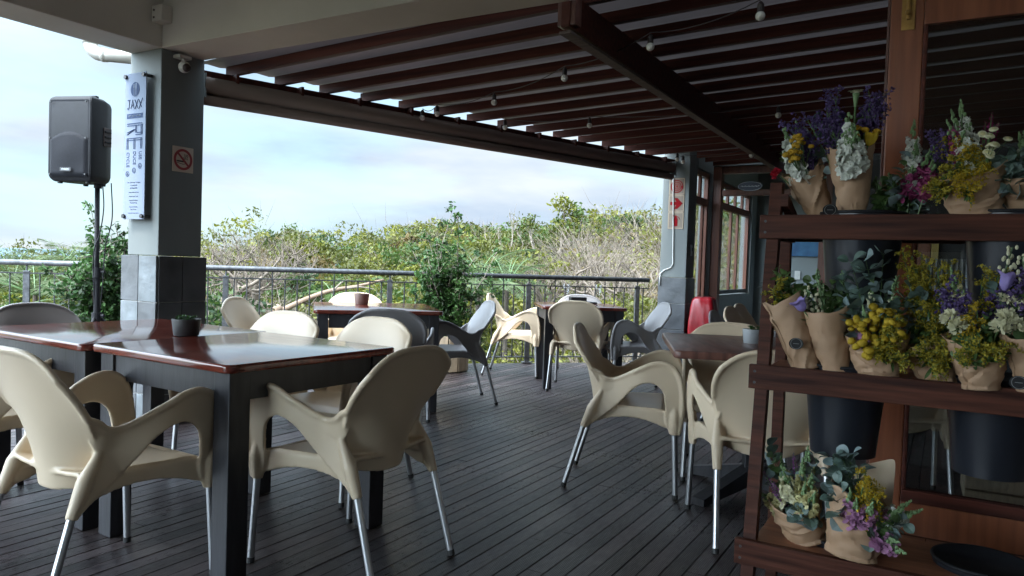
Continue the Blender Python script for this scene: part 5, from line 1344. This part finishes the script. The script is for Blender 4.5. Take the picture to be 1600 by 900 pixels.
def k_spike(p0, p1, m=None, name='veronica_spike'):
    mb = MB(); d = unit(p1-p0); mb.tube(stem_path(p0, p1, .008), .0018, 4, 0); L = min(.085, (p1-p0).length*.6)
    for k in range(150):
        t = rr.random(); c = p1-d*L*(1-t); o = perp(d); mb.quad(c+o*.006*(1.2-t), unit(o+d*.5)*ru_(.005, .009)*(1.15-.7*t), perp(o)*.0018, 1)
    return mb, [m_stem, m or m_veron], name
def k_celosia(p0, p1): return k_spike(p0, p1, m_magenta, 'celosia_plume')
def k_lily(p0, p1):
    mb = MB(); d = unit(p1-p0); mb.tube(stem_path(p0, p1-d*.04, .008), .0026, 5, 0)
    for k in range(5):
        dd = unit(d+perp(d)*.35); leaf(mb, p1-d*.045, dd, perp(d), .05, .011, 1, 5)
    return mb, [m_stem, m_yellow], 'closed_tulip'
def k_cone(p0, p1):          # pale ruffled celosia head on a stout green stalk
    mb = MB(); d = unit(p1-p0); mb.tube([p0, p1-d*.05], .0035, 6, 0); mb.tube([p1-d*.055, p1-d*.012], [.004, .011], 8, 1)
    for k in range(16):
        o = perp(d); leaf(mb, p1-d*.012+o*.004, unit(o+d*.35), d, ru_(.016, .024), .009, 2, 4)
    return mb, [m_stem, m_bud, m_creamw], 'cockscomb'

def wrap(name, base, mouth, r0, r1, m, parent, seed, lip=.18, sides=56, rows=22, front=-1.0, open_dir=None, squash=.8):
    """Paper cone from base to mouth with crumples and a torn, dipping lip; dips towards open_dir."""
    ax = mouth-base; L = ax.length; d = ax.normalized(); x = AX - d*AX.dot(d); x.normalize(); y = d.cross(x); od = open_dir if open_dir is not None else -y
    rs = random.Random(seed); vs = []; turn = 1.10; fold = [rs.uniform(-1, 1) for _ in range(9)]
    cre = [(rs.uniform(0, 2*PI), rs.uniform(.1, .9), rs.uniform(-1.2, 1.2), rs.uniform(.006, .013)) for _ in range(9)]
    for j in range(rows+1):
        t = j/rows
        for i in range(sides+1):
            th = 2*PI*turn*i/sides + rs.random()*0 + seed
            e = x*math.cos(th)*1.0 + y*math.sin(th)*squash
            dip = max(0, e.dot(od)); lipn = 1 - lip*dip**1.5 + .10*max(0, -e.dot(od)) + .05*mnoise.noise((th*1.9, seed, 3.3)) + .03*abs(((th*1.6/PI) % 1)-.5)
            tt = t*lipn
            r = (r0 + (r1-r0)*(t**1.15))*(1 + .0035/ r1*i/sides) + .05*r1*sstep(.85, 1, t)*mnoise.noise((th*2, seed, 7))
            c = 0
            for (a0, h0, sl, am) in cre:                                   # sharp creases running across the paper
                q = ((th-a0+PI) % (2*PI))-PI; dist = abs((t-h0) - sl*q*.35); c += am*max(0, 1-dist/.085)*max(0, 1-abs(q)/1.5)
            c2 = .30*r0*.18*(abs(mnoise.noise((math.cos(th)*2.6, math.sin(th)*2.6, t*5+seed)))*2-.6) + .007*r1/.08*abs(mnoise.noise((math.cos(th)*5, math.sin(th)*5, t*9-seed)))
            rad = r*(1) + c2 + c*(1 if int(a0*7) % 2 else -1)*.8
            tie = 1 - .10*math.exp(-((t-.10)/.06)**2); rad *= tie
            vs.append(base + d*(L*tt) + e*rad)
    n = sides+1; fs_ = [(j*n+i, j*n+i+1, (j+1)*n+i+1, (j+1)*n+i) for j in range(rows) for i in range(sides)]
    mb = MB().add(vs, fs_); o = mb.build(name, m, parent, True); sd = o.modifiers.new('thickness', 'SOLIDIFY'); sd.thickness = .0012; sd.offset = 0
    o.data.set_sharp_from_angle(angle=math.radians(38)); return o
def sticker(parent, p, nrm, r=.022):
    mb = MB(); M = Matrix.Translation(p) @ nrm.to_track_quat('Z', 'Y').to_matrix().to_4x4(); disc(mb, (0, 0), r, -.001, .0012, 28, 0, .82); ring(mb, (0, 0), r*.70, r*.78, .0012, .0016, 28, 1)
    mb.box((0, 0, .0014), (r*.8, .0018, .0004), 1); o = mb.build('sticker', [m_stick, m_stickline], parent, False); o.matrix_local = M; return o
BASEW = {ZB: 2.56, ZM: 2.60, ZT: 2.64}
def bouquet(label, base_px, mouth_px, w, r0, r1, flowers, seed, m=None, lip=.18, dw=(0, 0), open_dir=None, stick=None, squash=.8, basez=None):
    b = on_w(*base_px, w+dw[0]); mo = on_w(*mouth_px, w+dw[1])
    t = thing('bouquet', label, 'bouquet', b, group='flower bouquets on the stand')
    if m: wrap('wrapping_paper', Vector((0, 0, 0)), mo-b, r0, r1, m, t, seed, lip, open_dir=open_dir, squash=squash)
    ax = unit(mo-b); L = (mo-b).length
    for f in flowers:
        kind, u, v = f[:3]; off = f[3] if len(f) > 3 else 0.0
        tip = on_w(u, v, w+dw[1]+off) - b
        p0 = ax*L*.35 + Vector((tip.x, tip.y, 0))*.12 + rv(.006)
        if not m: p0 = Vector((tip.x*.35, tip.y*.35, .0)) + rv(.01)
        mb, ms, nm = kind(p0, tip); mb.build(nm, ms, t, nm in ('bell_flower', 'button_flower'))
    if stick: sticker(t, on_w(stick[0], stick[1], w+stick[2])-b, (-WX + Vector((0, 0, .1)) + AX*stick[3]).normalized())
    return t
S_, K_, N_, G_ = k_statice, k_stock, k_snap, k_goldenrod
# --- top shelf
bouquet('kraft wrapped bouquet at the top left of the stand with a red flower hanging out', (1285, 340), (1252, 262), 2.66, .034, .062,
        [(K_, 1228, 205, -.04), (K_, 1238, 226, -.06), (K_, 1232, 240, -.05), (k_tansy, 1236, 238, -.10), (k_tansy, 1250, 222, -.10), (S_, 1252, 208), (S_, 1262, 232, -.02), (S_, 1258, 258, -.04), (k_euc, 1272, 240, -.01), (k_redmum, 1214, 272, -.03), (k_euc, 1266, 205, .03), (k_snapw, 1245, 196, .03), (S_, 1240, 205, .02), (k_green, 1230, 245, .03)], 3, m_kraft, .30, stick=(1297, 328, -.10, .1))
bouquet('tall kraft cone bouquet of white stock and purple statice on the top shelf', (1332, 341), (1328, 226), 2.62, .040, .070,
        [(K_, 1326, 182, -.05), (K_, 1332, 198, -.08), (K_, 1340, 212, -.09), (K_, 1320, 212, -.08), (K_, 1330, 220, -.10), (k_cone, 1338, 140), (S_, 1305, 156), (S_, 1292, 176), (S_, 1300, 204, -.04), (S_, 1288, 194), (S_, 1360, 156), (S_, 1366, 172, .01), (S_, 1354, 182, .02), (S_, 1374, 160, .02), (S_, 1262, 188), (S_, 1312, 186), (k_lily, 1362, 206, -.05), (k_tansy, 1352, 212, -.04), (k_euc, 1280, 190, .02), (k_green, 1346, 196, .03)], 8, m_kraft, .10)
bouquet('loose dark greens with pale buds standing between the wrapped bouquets of the top shelf', (1405, 345), (1402, 280), 2.66, .03, .05,
        [(k_green, 1376, 290), (k_green, 1392, 300), (k_green, 1410, 296), (k_green, 1424, 305), (k_green, 1385, 318), (k_euc, 1402, 318), (k_euc, 1438, 318), (k_buds, 1368, 278), (k_buds, 1390, 272), (k_green, 1416, 262), (k_snapw, 1428, 196, .02), (k_snapw, 1432, 226, -.02), (k_eucbig, 1424, 250), (N_, 1428, 255, -.03), (N_, 1450, 242, -.03), (N_, 1460, 250, -.05), (N_, 1458, 232), (k_euc, 1395, 285, -.03), (k_green, 1370, 306, -.02)], 13, None)
bouquet('wide low kraft wrap with bright yellow goldenrod, daisies and pink snapdragons on the top shelf', (1530, 338), (1512, 262), 2.60, .060, .098,
        [(G_, 1480, 222), (k_golden2, 1502, 220, -.02), (k_golden2, 1512, 232, -.05), (G_, 1494, 246, -.05), (G_, 1478, 262, -.04), (k_golden2, 1496, 275, -.08), (k_golden2, 1512, 295, -.10), (G_, 1460, 292, -.08), (G_, 1450, 288, -.06), (k_golden2, 1532, 262, -.06), (G_, 1524, 244, -.04), (k_snapw, 1502, 165, .02), (k_stock, 1512, 195), (k_stock, 1502, 206, -.02), (N_, 1488, 180), (N_, 1482, 196, -.01), (S_, 1474, 230), (S_, 1468, 218, .02), (k_celosia, 1550, 176, .03), (k_celosia, 1540, 190, .03), (k_celosia, 1560, 192, .03), (k_daisy, 1540, 212, -.04), (k_daisy, 1555, 224, -.03), (k_daisy, 1545, 235, -.05), (k_green, 1486, 276, -.04), (k_green, 1508, 262, -.03)], 21, m_kraft, .42, squash=.7)
bouquet('kraft bouquet with silvery eucalyptus at the top right edge of the photo', (1612, 338), (1600, 270), 2.62, .045, .075,
        [(k_eucbig, 1572, 246, -.05), (k_eucbig, 1588, 262, -.06), (k_eucbig, 1590, 240, -.03), (k_snapw, 1594, 216), (k_buds, 1602, 206), (k_euc, 1578, 268, -.06), (k_eucbig, 1606, 250)], 34, m_kraft, .25)
# --- middle shelf
bouquet('kraft bouquet of small greens leaning out over the left end of the middle shelf', (1262, 578), (1222, 462), 2.55, .038, .062,
        [(k_green, 1212, 424), (k_green, 1222, 432), (k_goldenrod, 1214, 440, -.02), (k_goldenrod, 1206, 452, -.02), (k_green, 1234, 440), (k_euc, 1200, 446, .02), (k_buds, 1206, 412, .02), (k_green, 1248, 446), (k_green, 1262, 450)], 41, m_kraft, .12, stick=(1244, 537, -.078, -.1))
bouquet('kraft bouquet with one lilac bell flower drooping over its lip on the middle shelf', (1306, 585), (1290, 480), 2.54, .040, .066,
        [(k_bell, 1246, 470, -.05), (k_buds, 1276, 422), (k_buds, 1318, 424, .03), (k_buds, 1284, 446), (k_seed, 1272, 462), (k_green, 1295, 462), (k_green, 1312, 468), (k_green, 1272, 440, .03), (k_seed, 1262, 450), (k_euc, 1322, 452, .03), (k_green, 1300, 446, .02)], 52, m_kraft, .12)
bouquet('low open kraft bouquet full of round yellow button flowers on the middle shelf', (1372, 590), (1370, 520), 2.53, .058, .088,
        [(k_craspedia, 1346, 502, -.06), (k_craspedia, 1362, 512, -.07), (k_craspedia, 1376, 490, -.05), (k_craspedia, 1350, 534, -.07), (k_craspedia, 1400, 506, -.05), (k_craspedia, 1372, 540, -.08), (k_eucbig, 1330, 410), (k_eucbig, 1352, 404), (k_eucbig, 1380, 398, .02), (k_eucbig, 1318, 440), (k_buds, 1362, 432), (k_buds, 1402, 432), (k_snapm, 1350, 486, -.03), (k_snapm, 1345, 504, -.05), (k_seed, 1358, 462), (G_, 1388, 520, -.08), (G_, 1380, 545, -.09), (G_, 1414, 558, -.10), (k_euc, 1385, 460), (k_eucbig, 1424, 458), (k_green, 1404, 470), (G_, 1402, 495, -.06)], 63, m_kraft, .34, squash=.75)
bouquet('plain kraft bouquet behind with tall goldenrod plumes in the middle of the middle shelf', (1470, 600), (1448, 520), 2.58, .050, .085,
        [(G_, 1410, 392), (G_, 1424, 400), (G_, 1440, 398, .01), (G_, 1432, 420), (G_, 1452, 412), (G_, 1466, 420), (G_, 1418, 430), (G_, 1446, 440), (G_, 1484, 412), (G_, 1492, 430), (G_, 1450, 480, -.06), (G_, 1462, 505, -.08), (G_, 1470, 530, -.10), (G_, 1446, 545, -.12), (G_, 1478, 560, -.12), (G_, 1456, 575, -.13), (k_green, 1440, 470), (k_green, 1470, 470), (k_green, 1450, 510, -.04), (k_green, 1428, 520, -.05), (G_, 1432, 470, -.03), (k_green, 1462, 540, -.06), (k_eucbig, 1434, 470, -.01)], 74, m_kraft, .30)
bouquet('kraft bouquet of cream chrysanthemums and purple statice at the right of the middle shelf', (1532, 608), (1530, 525), 2.48, .044, .085,
        [(k_mum, 1486, 498, -.05), (k_mum, 1498, 510, -.06), (k_mum, 1572, 496, -.04), (k_mum, 1586, 508, -.04), (k_mum, 1562, 512, -.06), (k_cream, 1492, 444), (k_cream, 1502, 462, -.01), (k_snapc, 1488, 428), (S_, 1484, 466), (S_, 1494, 474, -.03), (S_, 1506, 478, -.02), (S_, 1556, 480), (S_, 1560, 470), (k_bell, 1492, 490, -.04), (k_golden2, 1526, 478, -.04), (k_golden2, 1520, 500, -.07), (G_, 1530, 535, -.09), (G_, 1510, 548, -.09), (G_, 1552, 545, -.09), (G_, 1572, 538, -.07), (G_, 1548, 422, .02), (G_, 1560, 432, .02), (G_, 1535, 432, .02), (G_, 1572, 425, .03), (k_green, 1540, 500, -.05), (k_green, 1515, 530, -.07), (k_bell, 1576, 426, -.02), (k_seed, 1582, 386, .02), (k_mum, 1574, 470, -.01), (k_green, 1590, 470), (G_, 1542, 470), (k_euc, 1560, 455), (k_green, 1500, 520, -.06)], 85, m_kraft, .28)
bouquet('kraft bouquet with a black sticker cut off by the right edge of the photo', (1622, 612), (1618, 520), 2.46, .046, .078, [(k_green, 1600, 500), (k_seed, 1598, 400, .03), (k_mum, 1608, 480), (k_green, 1612, 460), (S_, 1600, 440)], 91, m_kraft, .2, stick=(1592, 598, -.07, -.2))
# --- bottom shelf
bouquet('kraft bouquet of cream snapdragons and violet spikes in the left bucket of the lowest shelf', (1262, 848), (1240, 772), 2.50, .055, .078,
        [(k_spike, 1192, 736, -.02), (k_spike, 1206, 762, -.03), (k_spike, 1214, 775, -.04), (k_spike, 1240, 708, .02), (k_snapc, 1262, 706), (k_snapc, 1254, 724, -.05), (k_snapc, 1268, 748, -.08), (k_snapc, 1272, 775, -.09), (k_snapc, 1222, 722), (k_snapc, 1222, 746, -.02), (k_eucbig, 1240, 750, .01), (k_euc, 1250, 800, -.07), (k_eucbig, 1262, 806, -.06), (k_eucbig, 1200, 700, .03), (k_euc, 1232, 780, -.03), (k_green, 1210, 716), (k_euc, 1276, 716), (k_snapc, 1188, 768, -.01), (k_cream, 1226, 740, -.05), (k_snapc, 1258, 760, -.08), (k_spike, 1204, 750, -.05)], 102, m_kraft, .42)
bouquet('kraft bouquet with a tall paper back, its snapdragons drooping right on the lowest shelf', (1330, 866), (1346, 770), 2.44, .070, .082,
        [(k_eucbig, 1300, 716), (k_eucbig, 1318, 720, -.01), (k_eucbig, 1330, 712), (k_eucbig, 1340, 730, .0), (k_eucbig, 1310, 760, -.04), (k_eucbig, 1302, 776, -.05), (k_golden2, 1352, 738, -.05), (k_golden2, 1362, 755, -.07), (k_golden2, 1348, 762, -.08), (k_golden2, 1368, 774, -.09), (k_snapm, 1338, 784, -.10), (k_snapm, 1328, 770, -.09), (k_snapm, 1362, 790, -.11), (k_buds, 1350, 775, -.06), (k_snapw, 1416, 788, -.02), (k_snapw, 1432, 800, -.01), (k_snapm, 1398, 846, -.09), (k_snapm, 1408, 862, -.10), (k_snapm, 1402, 800, -.05), (k_eucbig, 1390, 826, -.05), (k_green, 1388, 812, -.06), (k_euc, 1410, 815, -.04), (G_, 1362, 800, -.06), (k_green, 1372, 800, -.06)], 118, m_kraft, .40, open_dir=(AX*.8-WX*.35).normalized())
# the stiff sheet of paper standing up behind the last bouquet belongs to its wrap
last = [o for o in bpy.data.objects if o.name.startswith('bouquet') and o.type == 'EMPTY'][-1]
mb = MB(); q = [[on_w(u, v, 2.53 + .03*math.sin(i*1.1)+.02*j/5) for i, (u, v) in enumerate(((1318+4*j, 836-(22+1.4*0)*j), (1342+5.2*j, 842-24*j), (1366+5.4*j, 838-24.6*j), (1392+1.6*j, 828-22*j)))] for j in range(6)]
vs = [p-last.location for row in q for p in row]; mb.add(vs, [(j*4+i, j*4+i+1, (j+1)*4+i+1, (j+1)*4+i) for j in range(5) for i in range(3)])
o = mb.build('paper_back', m_kraftpale, last, True); sd = o.modifiers.new('thickness', 'SOLIDIFY'); sd.thickness = .0014; sb = o.modifiers.new('round', 'SUBSURF'); sb.levels = sb.render_levels = 2
